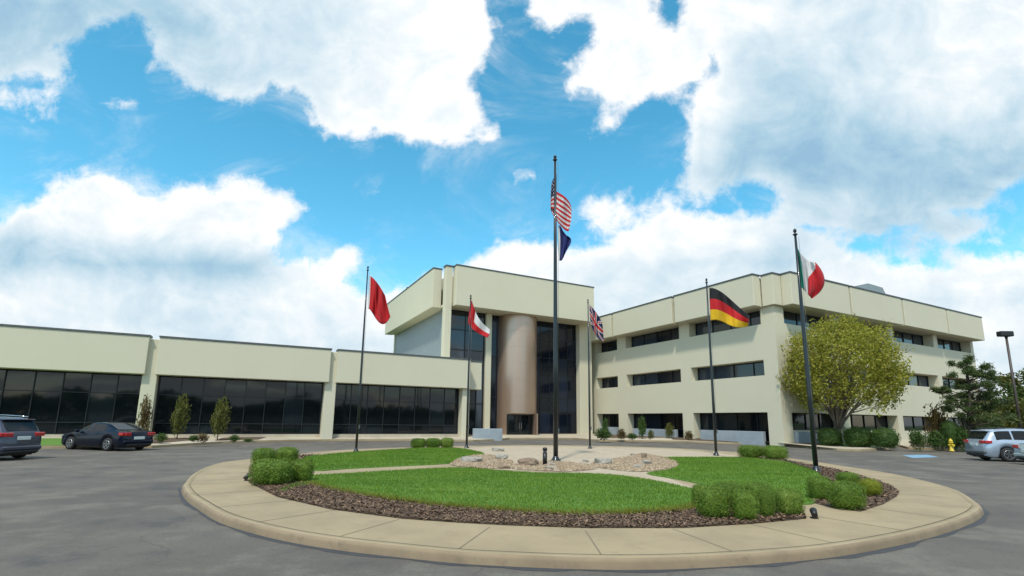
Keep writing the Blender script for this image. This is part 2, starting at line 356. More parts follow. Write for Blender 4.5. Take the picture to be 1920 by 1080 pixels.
PRECAST = mat('cream_precast', f_precast)
COPING = plain('coping_metal', (.10, .105, .105), .5, metal=.3)
JOINT = plain('ochre_joint', (.36, .32, .22), .85)
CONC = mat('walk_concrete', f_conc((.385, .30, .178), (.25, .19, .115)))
KERB_SHADED = mat('shaded_kerb_concrete', f_conc((.30, .225, .14), (.16, .12, .08), 1.8))  # stained concrete, base colour darkened to carry the shade on the kerb's front
CONCL = mat('pale_concrete', f_conc((.52, .46, .35), (.38, .33, .25)))
ASPH = mat('asphalt', f_asphalt)
SEAL = mat('tar_seal', lambda t: pr(t, t.mix(t.noise(obc(t), 6, 6, .7), (.028, .03, .036), (.075, .078, .085)), .75))
GRASSB = mat('turf', f_grassbase); FAR = mat('far_grass', f_far)
def f_grass(t):
    g = t.n('ShaderNodeNewGeometry'); p = g.outputs['Position']; n1 = t.noise(p, .55, 4, .55); n2 = t.noise(t.vm('MULTIPLY', p, (.5, 3.2, 1)), .8, 4, .6)
    r_ = t.m('ADD', t.m('MULTIPLY', g.outputs['Random Per Island'], .38), t.m('ADD', t.m('MULTIPLY', n1, .55), t.m('MULTIPLY_ADD', n2, .9, -.45)), None, True)
    c = t.ramp(r_, [(.05, (.07, .145, .016)), (.4, (.125, .225, .026)), (.65, (.185, .29, .036)), (.85, (.26, .33, .06)), (1, (.36, .36, .10))])
    a = pr(t, c, .55, Specular_IOR_Level=.2); b = t.n('ShaderNodeBsdfTranslucent', {0: c}).outputs[0]; return t.n('ShaderNodeMixShader', {0: .3, 1: a, 2: b}).outputs[0]
GRASSM = mat('grass_blades', f_grass)
PAVER = mat('tan_pavers', f_paver)
SOIL = mat('bark_soil', lambda t: pr(t, t.mix(t.noise(obc(t), 9, 6, .7), (.055, .035, .022), (.15, .098, .062)), .95))
MULCH = mat('bark_chips', island_var((.048, .028, .016), (.13, .078, .046), (.26, .17, .105)))
PEBBLE = mat('pebbles', island_var((.17, .12, .075), (.30, .22, .14), (.41, .32, .22)))
GRAVELB = mat('gravel_bed', lambda t: pr(t, t.ramp(t.n('ShaderNodeTexVoronoi', {'Vector': obc(t), 'Scale': 14.0}).outputs['Color'], [(0, (.20, .15, .095)), (1, (.42, .34, .24))]), .9))
def f_rock(a, b):
    return lambda t: pr(t, t.mix(t.noise(obc(t), 3.5, 7, .65), a, b), .9, Normal=bump(t, t.noise(obc(t), 9, 6, .7), .7, .05))
ROCKB = mat('brown_rock', f_rock((.12, .075, .045), (.34, .25, .18))); ROCKG = mat('grey_rock', f_rock((.20, .18, .15), (.46, .42, .36)))
GLASS = f_glass((.0045, .006, .0075), .04, .42); GLASSB = f_glass((.012, .016, .022), .05, .62); GLASSK = f_glass((.004, .006, .011), .08, .35)
MULL = plain('dark_frame', (.018, .021, .024), .42, metal=.3)
DRUM = mat('bronze_cladding', f_drum); METW = mat('ribbed_grey_cladding', f_metalwall)
PLANT = mat('blue_grey_planter', f_conc((.33, .38, .42), (.24, .28, .31)))
POLEM = plain('dark_pole_paint', (.018, .024, .028), .35, metal=.4, coat=.3)
STEEL = plain('weathered_steel', (.16, .16, .16), .4, metal=.8)
BLACK = plain('black_metal', (.012, .012, .013), .45)
YELLOW = plain('yellow_paint', (.62, .45, .03), .45, coat=.3)
BOX_LEAF = mat('boxwood_leaves', foliage((.022, .055, .008), (.13, .215, .026), (.27, .35, .07), .22))
BOX_PALE = mat('yellow_green_leaves', foliage((.07, .11, .01), (.21, .245, .02), (.34, .33, .05), .25))
DK_LEAF = mat('dark_hedge_leaves', foliage((.018, .045, .012), (.055, .105, .022), (.10, .15, .03), .2))
TREE_LEAF = mat('spring_leaves', foliage((.15, .15, .018), (.34, .325, .045), (.50, .48, .10), .42))
PINE_LEAF = mat('pine_needles', foliage((.018, .038, .012), (.065, .10, .03), (.15, .13, .045), .15))
OLIVE_LEAF = mat('olive_leaves', foliage((.05, .055, .014), (.115, .12, .028), (.19, .17, .04), .3))
RED_LEAF = mat('russet_leaves', foliage((.05, .04, .016), (.13, .085, .035), (.20, .14, .05), .3))
BARK = mat('grey_bark', f_bark((.07, .055, .04), (.20, .165, .125))); BARKD = mat('dark_bark', f_bark((.03, .022, .018), (.09, .065, .05)))
TYRE = plain('tyre_rubber', (.014, .014, .015), .8); RIM = plain('alloy_rim', (.42, .43, .44), .3, metal=.85)
CARGLASS = mat('car_glass', lambda t: pr(t, (.010, .013, .016), .04, Specular_IOR_Level=.3))
TAIL = plain('red_lens', (.42, .012, .014), .15, coat=.8); CHROME = plain('bright_trim', (.55, .56, .57), .2, metal=.9)
PLATE = plain('number_plate', (.62, .66, .64), .4); WHITE = plain('white_paint', (.66, .68, .68), .6); BLUEP = plain('blue_marking_paint', (.20, .36, .50), .75, var=.3, scale=9)
def paint(name, c, metal=.4, coat=.8, sp=.5): return mat(name, lambda t: pr(t, t.mix(t.noise(obc(t), 60, 2), c, tuple(x*1.12 for x in c)), .25, Metallic=metal, Coat_Weight=coat, Coat_Roughness=.04, Specular_IOR_Level=sp))
NAVY = paint('navy_car_paint', (.004, .007, .017), 0.0, .35, .12); GREYP = paint('slate_car_paint', (.05, .058, .085), .3, .5, .3); SILV = paint('silver_car_paint', (.36, .43, .52))
SILV2 = paint('pale_car_paint', (.42, .52, .56))

# ------------------------------------------------------------------ ground
def smooth_poly(pts, n=6, closed=True):
    P = [np.array(p, float) for p in pts]; k = len(P); out = []
    for i in range(k if closed else k-1):
        a, b, c, d = (P[(i+o) % k] if closed else P[min(max(i+o, 0), k-1)] for o in (-1, 0, 1, 2))
        for j in range(n):
            t = j/n; out.append(.5*((2*b)+(-a+c)*t+(2*a-5*b+4*c-d)*t*t+(-a+3*b-3*c+d)*t**3))
    if not closed: out.append(P[-1])
    return out
def sheet(name, poly, z, mt, skirt=0.0, kind='structure', parent=None):
    p3 = [Vector((p[0], p[1], z)) for p in poly]; tr = tessellate_polygon([p3]); mb = MB(); n = len(p3)
    mb.add(p3, [tuple(t) for t in tr])
    if skirt: mb.add(p3+[Vector((p.x, p.y, z-skirt)) for p in p3], [(i, (i+1) % n, n+(i+1) % n, n+i) for i in range(n)])
    o = mb.build(name, mt, parent); 
    if kind and parent is None: o['kind'] = kind
    # make faces look up
    me = o.data; bm = bmesh.new(); bm.from_mesh(me)
    for f in bm.faces:
        if abs(f.normal.z) > .5 and f.normal.z < 0: f.normal_flip()
    bm.to_mesh(me); bm.free(); return o
def pxz(lst, z): return [at(x, y, z)[:2] for x, y in lst]
def inside(P, poly):
    x, y = P[:, 0], P[:, 1]; q = np.array(poly); ins = np.zeros(len(P), bool)
    for (ax, ay), (bx, by) in zip(q, np.roll(q, -1, 0)):
        with np.errstate(divide='ignore', invalid='ignore'): ins ^= ((ay > y) != (by > y)) & (x < (bx-ax)*(y-ay)/(by-ay)+ax)
    return ins
def scatter(poly, n):
    q = np.array(poly); lo, hi = q.min(0), q.max(0); out = []; got = 0
    while got < n:
        P = lo+(hi-lo)*RNG.random((n*2, 2)); P = P[inside(P, poly)]; out.append(P); got += len(P)
    return np.concatenate(out)[:n]

mb = MB(); R_ = 3000.; mb.add([(-R_, -R_, -.06), (R_, -R_, -.06), (R_, R_, -.06), (-R_, R_, -.06)], [(0, 1, 2, 3)]); tag(mb.build('ground', FAR), kind='structure')

KERB = [((0,842),(-14,44.6)),((110,841),(-10,44.6)),((284,840),(-6,44.6)),((415,831.5),(-.5,44.6)),((480,829.5),(2,44.6)),((603,827),(6,44.6)),((760,826.5),(12,44.6)),((887,828),(19.5,44.6)),
 ((935,826),(20.2,51.5)),((955,823.5),(24,51.5)),((1075,823.5),(34,51.5)),((1124,827.5),(39.5,51.2)),((1282,829.5),(39.5,38)),((1447,835),(39.5,28)),((1570,845),(48,26.7)),((1613,847),(52,26.7)),((1668,843),(58,26.7)),((1690,837.5),(59.5,26.7)),((1703,842),(61,26.7)),((1777,845),(68,26.7)),((1815,846),(74,26.7))]
kpts = [at(*k, 0.0) for k, b in KERB]; bpts = [W(b[0], b[1], .34) for k, b in KERB]
kpts = [kpts[0]-UU*60]+kpts+[kpts[-1]+UU*70]; bpts = [bpts[0]-UU*60]+bpts+[bpts[-1]+UU*70]
asph_poly = [p[:2] for p in kpts]+[np.array([190., 20.]), np.array([120., -60.]), np.array([-120., -60.]), np.array([-130., 0.])]
sheet('asphalt_road', asph_poly, 0.0, ASPH)
# apron between the kerb and the building: concrete, turf and bark beds by stretch
def loft(name, i0, i1, mt, lift=0.0, t0=0.0, t1=1.0, kind='structure'):
    m_ = MB(); V = []; 
    for i in range(i0, i1+1):
        k = kpts[i]+np.array([0, 0, .14]); b = bpts[i]
        V += [k+(b-k)*t0+[0, 0, lift], k+(b-k)*t1+[0, 0, lift]]
    n = i1-i0+1; m_.add(V, [(2*i, 2*i+2, 2*i+3, 2*i+1) for i in range(n-1)])
    o = m_.build(name, mt); o['kind'] = kind; return o
loft('front_walk', 0, len(kpts)-1, CONCL)
loft('lawn_strip', 0, 3, GRASSB, .012, .03, .80)
loft('planting_bed', 3, 5, SOIL, .012, .16, .8)
loft('planting_bed', 12, 15, SOIL, .014, .22, .95)
loft('lawn_strip', 15, 17, GRASSB, .014, .25, .95)
loft('planting_bed', 19, len(kpts)-1, SOIL, .014, .08, .96)
m_ = MB(); prof = [(-.01, -.05), (-.01, .10), (.04, .146), (.17, .15), (.17, -.05)]
V = []; 
for i, p in enumerate(kpts):
    d = kpts[min(i+1, len(kpts)-1)]-kpts[max(i-1, 0)]; d = d/np.linalg.norm(d); nrm = np.array([-d[1], d[0], 0])
    V += [p+nrm*a+ZZ*b for a, b in prof]
k = len(prof); m_.add(V, [(i*k+j, (i+1)*k+j, (i+1)*k+j+1, i*k+j+1) for i in range(len(kpts)-1) for j in range(k-1)]); tag(m_.build('road_kerb', CONC), kind='structure')

# ---- the island
OUT = [(345,906),(343,912),(352,926),(372,940),(410,962),(470,981),(553,999),(640,1012),(720,1021),(853,1034),(960,1040),(1060,1044),(1180,1046),(1300,1043.5),(1446,1035),(1580,1022),(1713,998),(1800,974),(1838,955),(1832,941),(1782,914),(1680,889),(1580,873),(1497,861),(1400,849.5),(1300,842),(1200,838),(1106,835.5),(1000,834.5),(900,835.5),(830,836.5),(760,838.5),(680,841.5),(620,845),(560,850.5),(468,860),(410,868),(366,885)]
outer = smooth_poly(pxz(OUT, .14), 5)
cen = np.mean(outer, 0)
def inset(poly, d):
    P = np.array(poly); n = len(P); T = np.roll(P, -2, 0)-np.roll(P, 2, 0); T /= np.linalg.norm(T, axis=1)[:, None]; Nn = np.stack([-T[:, 1], T[:, 0]], 1)
    if ((cen-P)*Nn).sum() < 0: Nn = -Nn
    return P+Nn*d
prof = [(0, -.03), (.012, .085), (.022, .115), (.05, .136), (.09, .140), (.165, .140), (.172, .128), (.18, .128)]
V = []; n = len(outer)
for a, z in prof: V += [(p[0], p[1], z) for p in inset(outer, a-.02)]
m_ = MB(); m_.add(V, [(r*n+i, r*n+(i+1) % n, (r+1)*n+(i+1) % n, (r+1)*n+i) for r in range(len(prof)-1) for i in range(n)], 0, True); m_.m = [0 if k_ < 3*n else 1 for k_ in range(len(m_.f))]; tag(m_.build('island_kerb', [KERB_SHADED, CONC]), kind='structure')  # front rows take the concrete with painted-in shade, the top keeps walk concrete
walk_in = inset(outer, .16)
sheet('island_sidewalk', [tuple(p) for p in walk_in], .1395, CONC)
# tar seal along the gutter, ragged outer edge
so = [p+(inset(outer, -(.10+.13*mnoise.noise(Vector((p[0]*1.1, p[1]*1.1, 3)))+.06*mnoise.noise(Vector((p[0]*4, p[1]*4, 1)))))[i]-p) for i, p in enumerate(np.array(outer))]
m_ = MB(); inn = inset(outer, -.005); m_.add([(p[0], p[1], .004) for p in inn]+[(p[0], p[1], .004) for p in so], [(i, (i+1) % n, n+(i+1) % n, n+i) for i in range(n)]); tag(m_.build('asphalt_seam', SEAL), kind='structure')
# expansion joints across walk and kerb
m_ = MB(); Lc = np.cumsum([0]+[np.linalg.norm(np.array(outer[(i+1) % n])-outer[i]) for i in range(n)])
INNER_ALL = pxz([(466,905),(462,893),(475,872),(520,858),(575,852)], .14)
wi2 = inset(outer, 1.55); nextL = .4; i = 0
for i in range(n):
    if Lc[i] >= nextL:
        nextL = Lc[i]+1.75
        a = np.array(inset(outer, .0))[i]; b = np.array(wi2)[i]; d = (b-a)/np.linalg.norm(b-a); s_ = np.array([-d[1], d[0]])*.010
        if b[1] < 22:
            a2 = a+d*.16
            m_.add([(*(a2-s_), .1425), (*(a2+s_), .1425), (*(b+s_), .1425), (*(b-s_), .1425)], [(0, 1, 2, 3)])
tag(m_.build('sidewalk_joints', plain('joint_filler', (.19, .15, .095), .9)), kind='structure')

def flatbed(name, px, z, mt, sm=4, skirt=.0, kind='structure'):
    p = smooth_poly(pxz(px, z), sm) if sm else pxz(px, z)
    return sheet(name, [tuple(q) for q in p], z, mt, skirt, kind), p
# paved middle with pebbled lobes
PAV = [(850,874),(905,852),(860,839),(960,836.5),(1106,837.5),(1240,841),(1345,849),(1400,857),(1248,861),(1225,886),(1300,914),(1345,930),(1200,895),(1072,886),(926,880)]
flatbed('paved_court', PAV, .1435, PAVER, 0)
g1, gp1 = flatbed('gravel_bed', [(846,871),(868,858),(905,853),(935,856),(962,866),(950,876),(915,879),(880,876)], .148, GRAVELB, 4)
g2, gp2 = flatbed('gravel_bed', [(1108,873),(1125,864),(1165,859),(1205,851),(1240,857),(1268,866),(1268,876),(1215,884),(1160,882)], .148, GRAVELB, 4)
g3, gp3 = flatbed('gravel_bed', [(962,872),(1000,867),(1042,866),(1090,870),(1120,878),(1070,884),(1000,882),(962,879)], .148, GRAVELB, 4)
LZ = .17
LAWN_F = [(520,922),(560,902),(587,891),(640,888),(740,882),(853,876.5),(926,881),(999,886),(1072,887),(1144,889.5),(1217,899),(1293,915),(1330,928),(1310,950),(1276,955),(1220,959.5),(1159,962.5),(1060,963),(960,957.5),(880,952),(820,947),(750,938),(687,929),(620,916),(583,908)]
LAWN_L = [(588,881.5),(650,878),(740,873.5),(840,868.5),(852,862),(872,856.5),(908,850.5),(880,843),(853,840),(800,839.5),(767,841),(700,845),(650,848.5),(600,853),(570,858),(575,870)]
LAWN_R = [(1243,858),(1300,857),(1390,857.5),(1440,862),(1480,867.5),(1530,884),(1545,900),(1550,920),(1532,938),(1510,944),(1450,938),(1400,928),(1334,911),(1270,897.5),(1213,887.5),(1250,881.5),(1270,874),(1268,866)]
lawns = []
for px in (LAWN_F, LAWN_L, LAWN_R):
    o, p = flatbed('lawn', px, LZ, GRASSB, 3, .06); lawns.append(p)
MUL_F = [(466,904),(520,931),(620,954),(753,971.5),(860,979),(953,984),(1100,989),(1280,989),(1413,981),(1512,971.5),(1500,950),(1400,930),(1310,940),(1276,954),(1220,958.5),(1159,961.5),(1060,962),(960,956.5),(880,951),(820,946),(750,937),(687,928),(620,915),(583,905),(560,890),(480,885)]
MUL_R = [(1520,941),(1560,951),(1613,958.5),(1655,945),(1682,930),(1685,921),(1672,911),(1647,901.5),(1600,888),(1563,878.5),(1480,864.5),(1435,858.5),(1440,862),(1480,867),(1530,883),(1545,900),(1548,920),(1530,937)]
MUL_B = [(463,893),(470,873),(500,862),(560,853),(600,852.5),(570,858),(575,872),(560,890),(480,890)]
muls = []
for px in (MUL_F, MUL_R, MUL_B):
    o, p = flatbed('mulch_bed', px, .150, SOIL, 0); muls.append(p)

# grass blades
def blades(poly, n, hgt, wid, z, edge=False):
    P = scatter(poly, n); th = RNG.random(n)*2*np.pi; h = hgt*(.55+.8*RNG.random(n)); w = wid*(.7+.6*RNG.random(n))
    dx, dy = np.cos(th)*w, np.sin(th)*w; lean = (RNG.random((n, 2))-.5)*h[:, None]*1.1
    V = np.zeros((n, 3, 3)); V[:, 0] = np.stack([P[:, 0]-dx, P[:, 1]-dy, np.full(n, z)], 1); V[:, 1] = np.stack([P[:, 0]+dx, P[:, 1]+dy, np.full(n, z)], 1)
    V[:, 2] = np.stack([P[:, 0]+lean[:, 0], P[:, 1]+lean[:, 1], z+h], 1); return V.reshape(-1, 3)
GV = np.concatenate([blades([tuple(q) for q in lawns[0]], 60000, .045, .009, LZ-.005), blades([tuple(q) for q in lawns[1]], 36000, .05, .014, LZ-.005), blades([tuple(q) for q in lawns[2]], 36000, .05, .012, LZ-.005)])
tag(np_mesh('grass', GV, np.arange(len(GV)).reshape(-1, 3), GRASSM), 'short mown green grass of the island lawns', 'grass', kind='stuff')
# longer ragged fringe at the bark edge
fr = [at(x, y, LZ)[:2] for x, y in [(583,906),(620,915),(687,928),(750,937),(820,946),(880,951),(960,956.5),(1060,962),(1159,961.5),(1220,958.5),(1276,954),(1310,948)]]
fr = np.array(smooth_poly(fr, 30, False)); idx = RNG.integers(0, len(fr), 5000); P = fr[idx]+RNG.normal(0, .07, (5000, 2))+[0, -.03]
h = .05+.10*RNG.random(5000)**2; th = RNG.random(5000)*6.28; V = np.zeros((5000, 3, 3)); w = .008
V[:, 0] = np.c_[P[:, 0]-np.cos(th)*w, P[:, 1]-np.sin(th)*w, np.full(5000, .15)]; V[:, 1] = np.c_[P[:, 0]+np.cos(th)*w, P[:, 1]+np.sin(th)*w, np.full(5000, .15)]
V[:, 2] = np.c_[P+RNG.normal(0, .04, (5000, 2)), .15+h]
FRINGE = mat('yellowed_grass', foliage((.09, .14, .015), (.20, .22, .03), (.34, .30, .06), .3))
tag(np_mesh('grass_fringe', V.reshape(-1, 3), np.arange(15000).reshape(-1, 3), FRINGE), 'longer yellowish grass fringe along the bark mulch edge', 'grass', kind='stuff')
# bark chips
def chips(poly, n, s, z):
    P = scatter(poly, n); a = RNG.random(n)*6.28; L = s*(.5+RNG.random(n)); B = L*(.25+.3*RNG.random(n)); tx = RNG.normal(0, .3, n); ty = RNG.normal(0, .3, n); zz = z+.004+.035*RNG.random(n)
    d = np.stack([np.cos(a), np.sin(a), tx], 1)*L[:, None]; e = np.stack([-np.sin(a), np.cos(a), ty], 1)*B[:, None]; C = np.c_[P, zz]
    return np.stack([C-d-e, C+d-e, C+d+e, C-d+e], 1).reshape(-1, 3)
CV = np.concatenate([chips([tuple(q) for q in muls[0]], 36000, .022, .15), chips([tuple(q) for q in muls[1]], 9000, .026, .15), chips([tuple(q) for q in muls[2]], 2500, .04, .15)])
tag(np_mesh('bark_mulch', CV, np.arange(len(CV)).reshape(-1, 4), MULCH), 'loose brown bark mulch spread round the lawns', 'mulch', kind='stuff')
# pebbles
def pebbles(poly, n, s, z):
    P = scatter(poly, n); r = s*(.4+.9*RNG.random(n)); a = RNG.random(n)*6.28; O = []
    base = np.array([(1, 0, 0), (0, .8, 0), (-1, 0, 0), (0, -.8, 0), (0, 0, .75), (0, 0, -.3)])
    V = np.zeros((n, 6, 3))
    for k, b in enumerate(base): V[:, k, 0] = P[:, 0]+r*(b[0]*np.cos(a)-b[1]*np.sin(a)); V[:, k, 1] = P[:, 1]+r*(b[0]*np.sin(a)+b[1]*np.cos(a)); V[:, k, 2] = z+r*b[2]+.25*r
    F = np.array([(0, 1, 4), (1, 2, 4), (2, 3, 4), (3, 0, 4)]); return V.reshape(-1, 3), (np.arange(n)[:, None, None]*6+F).reshape(-1, 3)
VV = []; FF = []; off = 0
for gp, nn_ in ((gp1, 3800), (gp2, 6000), (gp3, 3600)):
    v, f = pebbles([tuple(q) for q in gp], nn_, .055, .148); VV.append(v); FF.append(f+off); off += len(v)
tag(np_mesh('gravel', np.concatenate(VV), np.concatenate(FF), PEBBLE), 'loose tan river pebbles round the central pole', 'gravel', kind='stuff')

# ------------------------------------------------------------------ buildings
def fascia(root, u0, u1, v0, v1, z0, z1, name='fascia_panel', cope=.12):
    f = MB().bbox((u0, v0, z0), (u1, v1, z1), .03, W).build(name, PRECAST, root)
    c = MB().box((u0-.05, v0-.05, z1+.002), (u1+.05, v1+.05, z1+cope), W).build('coping', COPING, f); return f
def glazing(root, plane, a0, a1, d, z0, z1, nv, hz, mt, fr=.06, proud=.07, name='window', extra=()):
    """plane 'v': glass faces -v at v=d, a runs along u;  'u': faces -u at u=d, a runs along v"""
    fn = (lambda a, e, z: W(a, d+e, z)) if plane == 'v' else (lambda a, e, z: W(d+e, a, z))
    xs = [a0+(a1-a0)*i/nv for i in range(nv+1)]; hs = [z0, *hz, z1]; g = MB(); m = MB()
    for xa, xb in zip(xs, xs[1:]):
        for ha, hb in zip(hs, hs[1:]):
            e = [random.uniform(-.006, .006) for _ in range(3)]; q = [(xa, e[0], ha), (xb, e[1], ha), (xb, e[1]+e[2], hb), (xa, e[0]+e[2], hb)]
            g.add([fn(a, .012+d, z) for a, d, z in q]+[fn(a, .05+d, z) for a, d, z in q], [(0, 1, 2, 3), (7, 6, 5, 4), (0, 4, 5, 1), (1, 5, 6, 2), (2, 6, 7, 3), (3, 7, 4, 0)])
    g = g.build(name, mt, root)
    for i, x in enumerate(xs):
        w = fr if 0 < i < nv else fr*1.5; c = min(max(x, a0+w/2), a1-w/2); m.box((c-w/2, -proud, z0), (c+w/2, -.002, z1), fn)
    for h in [z0+fr*.6, *hz, z1-fr*.6]: m.box((a0, -proud+.006, h-fr/2), (a1, -.004, h+fr/2), fn)
    m.build('frame', MULL, g); return g

# --- low wing
LV, ZT, ZB, Z0 = 43.0, 7.36, 4.70, .36
low = empty('low_office_wing', W(6, 44, 0), PHI, 'long single storey cream office wing with dark glass walls', 'building')
jo = [-40.0, -18.6, -6.32, -5.55, 6.02, 6.50, 18.45]
fascia(low, -40, -18.9, LV, LV+.9, ZB, ZT); fascia(low, -18.4, -6.32, LV, LV+.9, ZB, ZT); fascia(low, -5.72, 5.98, LV, LV+.9, ZB, ZT); fascia(low, 6.52, 18.45, LV, LV+.9, ZB, ZT)
fascia(low, 18.6, 20.1, LV+1.1, LV+1.9, ZB, ZT)
m_ = MB().box((-40, LV+1.55, Z0-.5), (18.6, 62, ZT-.25), W).box((18.6, LV+2.0, Z0-.5), (19.9, 50.3, ZT-.25), W); m_.build('wall', PRECAST, low)
cols = [(-18.95, -18.3), (-6.5, -5.62), (5.72, 6.6), (17.85, 18.55)]
for c0, c1 in cols: MB().bbox((c0, LV+.34, Z0-.4), (c1, LV+1.54, ZT-.12), .03, W).build('column', PRECAST, low)
edges = [-40]+[x for c in cols for x in c]
for a0, a1, nv in ((-40, -18.95, 14), (-18.3, -6.5, 8), (-5.62, 5.72, 8), (6.6, 17.85, 8)):
    glazing(low, 'v', a0+.01, a1-.01, LV+1.3, Z0+.16, ZB+.3, nv, (Z0+.95, 3.35), GLASS, .055)
MB().box((-40, LV+1.0, Z0-.4), (17.84, LV+1.298, Z0+.155), W).build('base_kerb', CONCL, low)
MB().box((-40, LV+.92, ZB+.03), (18.4, LV+1.56, ZB+.28), W).build('soffit', PRECAST, low)
glazing(low, 'v', 18.56, 19.95, LV+1.95, Z0+.1, ZB+.2, 1, (3.35,), GLASS, .055)

# --- entrance block
CV_, CU, CZT, CZB = 48.0, 16.9, 18.05, 13.73
ent = empty('entrance_block', W(27, 52, 0), PHI, 'tall cream entrance block with a bronze drum under its deep overhang', 'building')
def uv_on_u(x, y, d): r = ray(x, y); t = d/(UU@r); return t*(NN@r)
vfar = uv_on_u(724.4, 572.6, CU); vnear = uv_on_u(813, 501.5, CU)
fascia(ent, 18.68, 36.75, CV_, CV_+1.0, CZB, CZT); fascia(ent, CU, CU+1.0, vnear, vfar, CZB, CZT)
fascia(ent, 36.05, 37.2, CV_+1.25, 64, CZB, CZT)
MB().bbox((17.78, 48.72, Z0-.3), (18.52, 49.5, CZT-.04), .03, W).build('column', PRECAST, ent)
MB().box((17.7, 48.66, CZT-.036), (18.6, 49.5, CZT+.1), W).build('coping', COPING, ent)
# body
m_ = MB().box((18.75, 51.2, Z0-.5), (36.0, vfar-.5, CZT-.35), W); m_.build('wall', PRECAST, ent)
MB().box((18.2, CV_+1.002, CZB+.04), (36.04, 51.19, CZB+.3), W).build('soffit', PRECAST, ent)
MB().box((17.92, 49.52, CZB+.04), (18.74, vfar-.05, CZB+.3), W).build('soffit', PRECAST, ent)
MB().box((18.35, 49.6, 5.5), (18.70, vfar-.6, CZB+.03), W).build('side_cladding', METW, ent)
MB().box((18.25, vfar-.58, 5.5), (18.75, vfar-.15, CZB+.03), W).build('column', PRECAST, ent)
g0 = 18.80
def u_on_v(x, y, d): r = ray(x, y); t = d/(NN@r); return t*(UU@r)
uA, uB = u_on_v(909.5, 700, 50.3), u_on_v(920, 700, 50.3)
uC, uD = u_on_v(1086.5, 700, 50.3), u_on_v(1105.5, 700, 50.3)
glazing(ent, 'v', 18.55, uA-.02, 50.6, Z0, CZB+.03, 2, (3.6, 7.0, 9.4, 11.6), GLASSB, .09)
MB().bbox((uA, 50.2, Z0-.3), (uB, 51.15, CZB+.03), .03, W).build('column', PRECAST, ent)
MB().bbox((uC, 50.2, Z0-.3), (uD+.3, 51.15, CZB+.03), .03, W).build('column', PRECAST, ent)
# drum
DR = 2.40; dv = 51.0; du = u_on_v(970.8, 700, dv-.4); dphi = math.atan2(-dv, -du)
uDl, uDr = u_on_v(956.7, 790, dv-DR*.93), u_on_v(1004.8, 790, dv-DR*.93); DZ = 2.62
NA = 96; m_ = MB(); cut = []
zs = [Z0-.3, DZ]+[DZ+(CZB+.03-DZ)*i/6 for i in range(1, 7)]
for j in range(NA):
    t0, t1 = 2*math.pi*j/NA, 2*math.pi*(j+1)/NA; tm = (t0+t1)/2
    x = du+DR*math.cos(tm); door = (math.sin(tm) < 0) and (uDl < x < uDr)
    for k in range(len(zs)-1):
        if k == 0 and door: continue
        m_.add([W(du+DR*math.cos(a), dv+DR*math.sin(a), z) for a, z in ((t0, zs[k]), (t1, zs[k]), (t1, zs[k+1]), (t0, zs[k+1]))], [(0, 1, 2, 3)], 0, True)
drum = m_.build('bronze_drum', DRUM, ent)
bm = bmesh.new(); bm.from_mesh(drum.data); bmesh.ops.remove_doubles(bm, verts=bm.verts[:], dist=.001); bmesh.ops.recalc_face_normals(bm, faces=bm.faces[:]); bm.to_mesh(drum.data); bm.free()
m_ = MB()
for z in zs[1:-1]: 
    pts = [W(du+(DR+.006)*math.cos(a), dv+(DR+.006)*math.sin(a), z) for a in np.linspace(math.pi*1.0, math.pi*2, 40)]
    m_.tube(pts, .010, 4)
m_.build('panel_joint', JOINT, drum)
dpl = dv-DR*.62
portal = MB().box((uDl-.02, dpl-.02, DZ-.12), (uDr+.02, dpl+.9, DZ-.002), W).box((uDr+.001, dv-DR*1.0, Z0-.2), (uDr+.16, dpl+.2, DZ+.02), W).build('door_surround', DRUM, ent)
um = (uDl+uDr)/2
for a0, a1, hs in ((uDl, um-.01, 1), (um+.01, uDr, -1)):
    d_ = glazing(ent, 'v', a0, a1, dpl, Z0-.1, DZ-.122, 1, (), GLASS, .09, .05, name='door')
    hx_ = (um-.14 if hs == 1 else um+.14); MB().tube([W(hx_, dpl-.10, .9), W(hx_, dpl-.10, 1.75)], .022, 8).build('handle', CHROME, d_)
glazing(ent, 'v', uB+.01, du-DR*.8, 51.0, Z0, CZB+.03, 1, (4.4, 9.0), GLASSK, .08)
glazing(ent, 'v', du+DR*.8, uC-.01, 51.0, Z0, CZB+.03, 5, (2.9, 4.6, 7.4, 9.3, 11.6), GLASSK, .05, .03)

# --- three storey wing
ZRT, ZRB = 14.55, 11.82; RU, RV = 39.2, 26.34; RC = 1.0
tri = empty('three_storey_wing', W(56, 40, 0), PHI, 'cream three storey office wing with ribbon windows and corner column', 'building')
for a, b in ((27.2, 36.25), (36.62, 45.97), (46.32, 58.0)): fascia(tri, 37.9, 38.85, a, b, ZRB, ZRT)
for a, b in ((40.04, 48.72), (49.02, 58.1), (58.45, 67.5), (67.85, 76.4)): fascia(tri, a, b, 25.17, 26.1, ZRB, ZRT)
# backing strip behind the fascia joints, roof
MB().box((38.86, 27.3, ZRB+.02), (39.6, 58, ZRT-.12), W).box((40.1, 26.11, ZRB+.02), (76.2, 26.8, ZRT-.12), W).box((39.62, 26.82, ZRT-.5), (76.2, 58, ZRT-.14), W).build('parapet_backing', PRECAST, tri)
MB().bbox((38.9, 26.04, ZRB+.01), (40.0, 27.15, ZRT-.03), .03, W).build('corner_column_head', PRECAST, tri)
MB().box((38.85, 25.99, ZRT-.028), (40.03, 27.18, ZRT+.09), W).build('coping', COPING, tri)
fl = [(Z0-.02, 2.79), (5.92, 7.27), (10.38, ZRB+.0)]
wL = [(27.25, 35.65), (37.0, 45.3), (46.85, 51.0)]; wR = [(39.85, 47.95), (49.0, 57.3), (58.3, 66.7), (67.6, 75.7)]
m_ = MB()
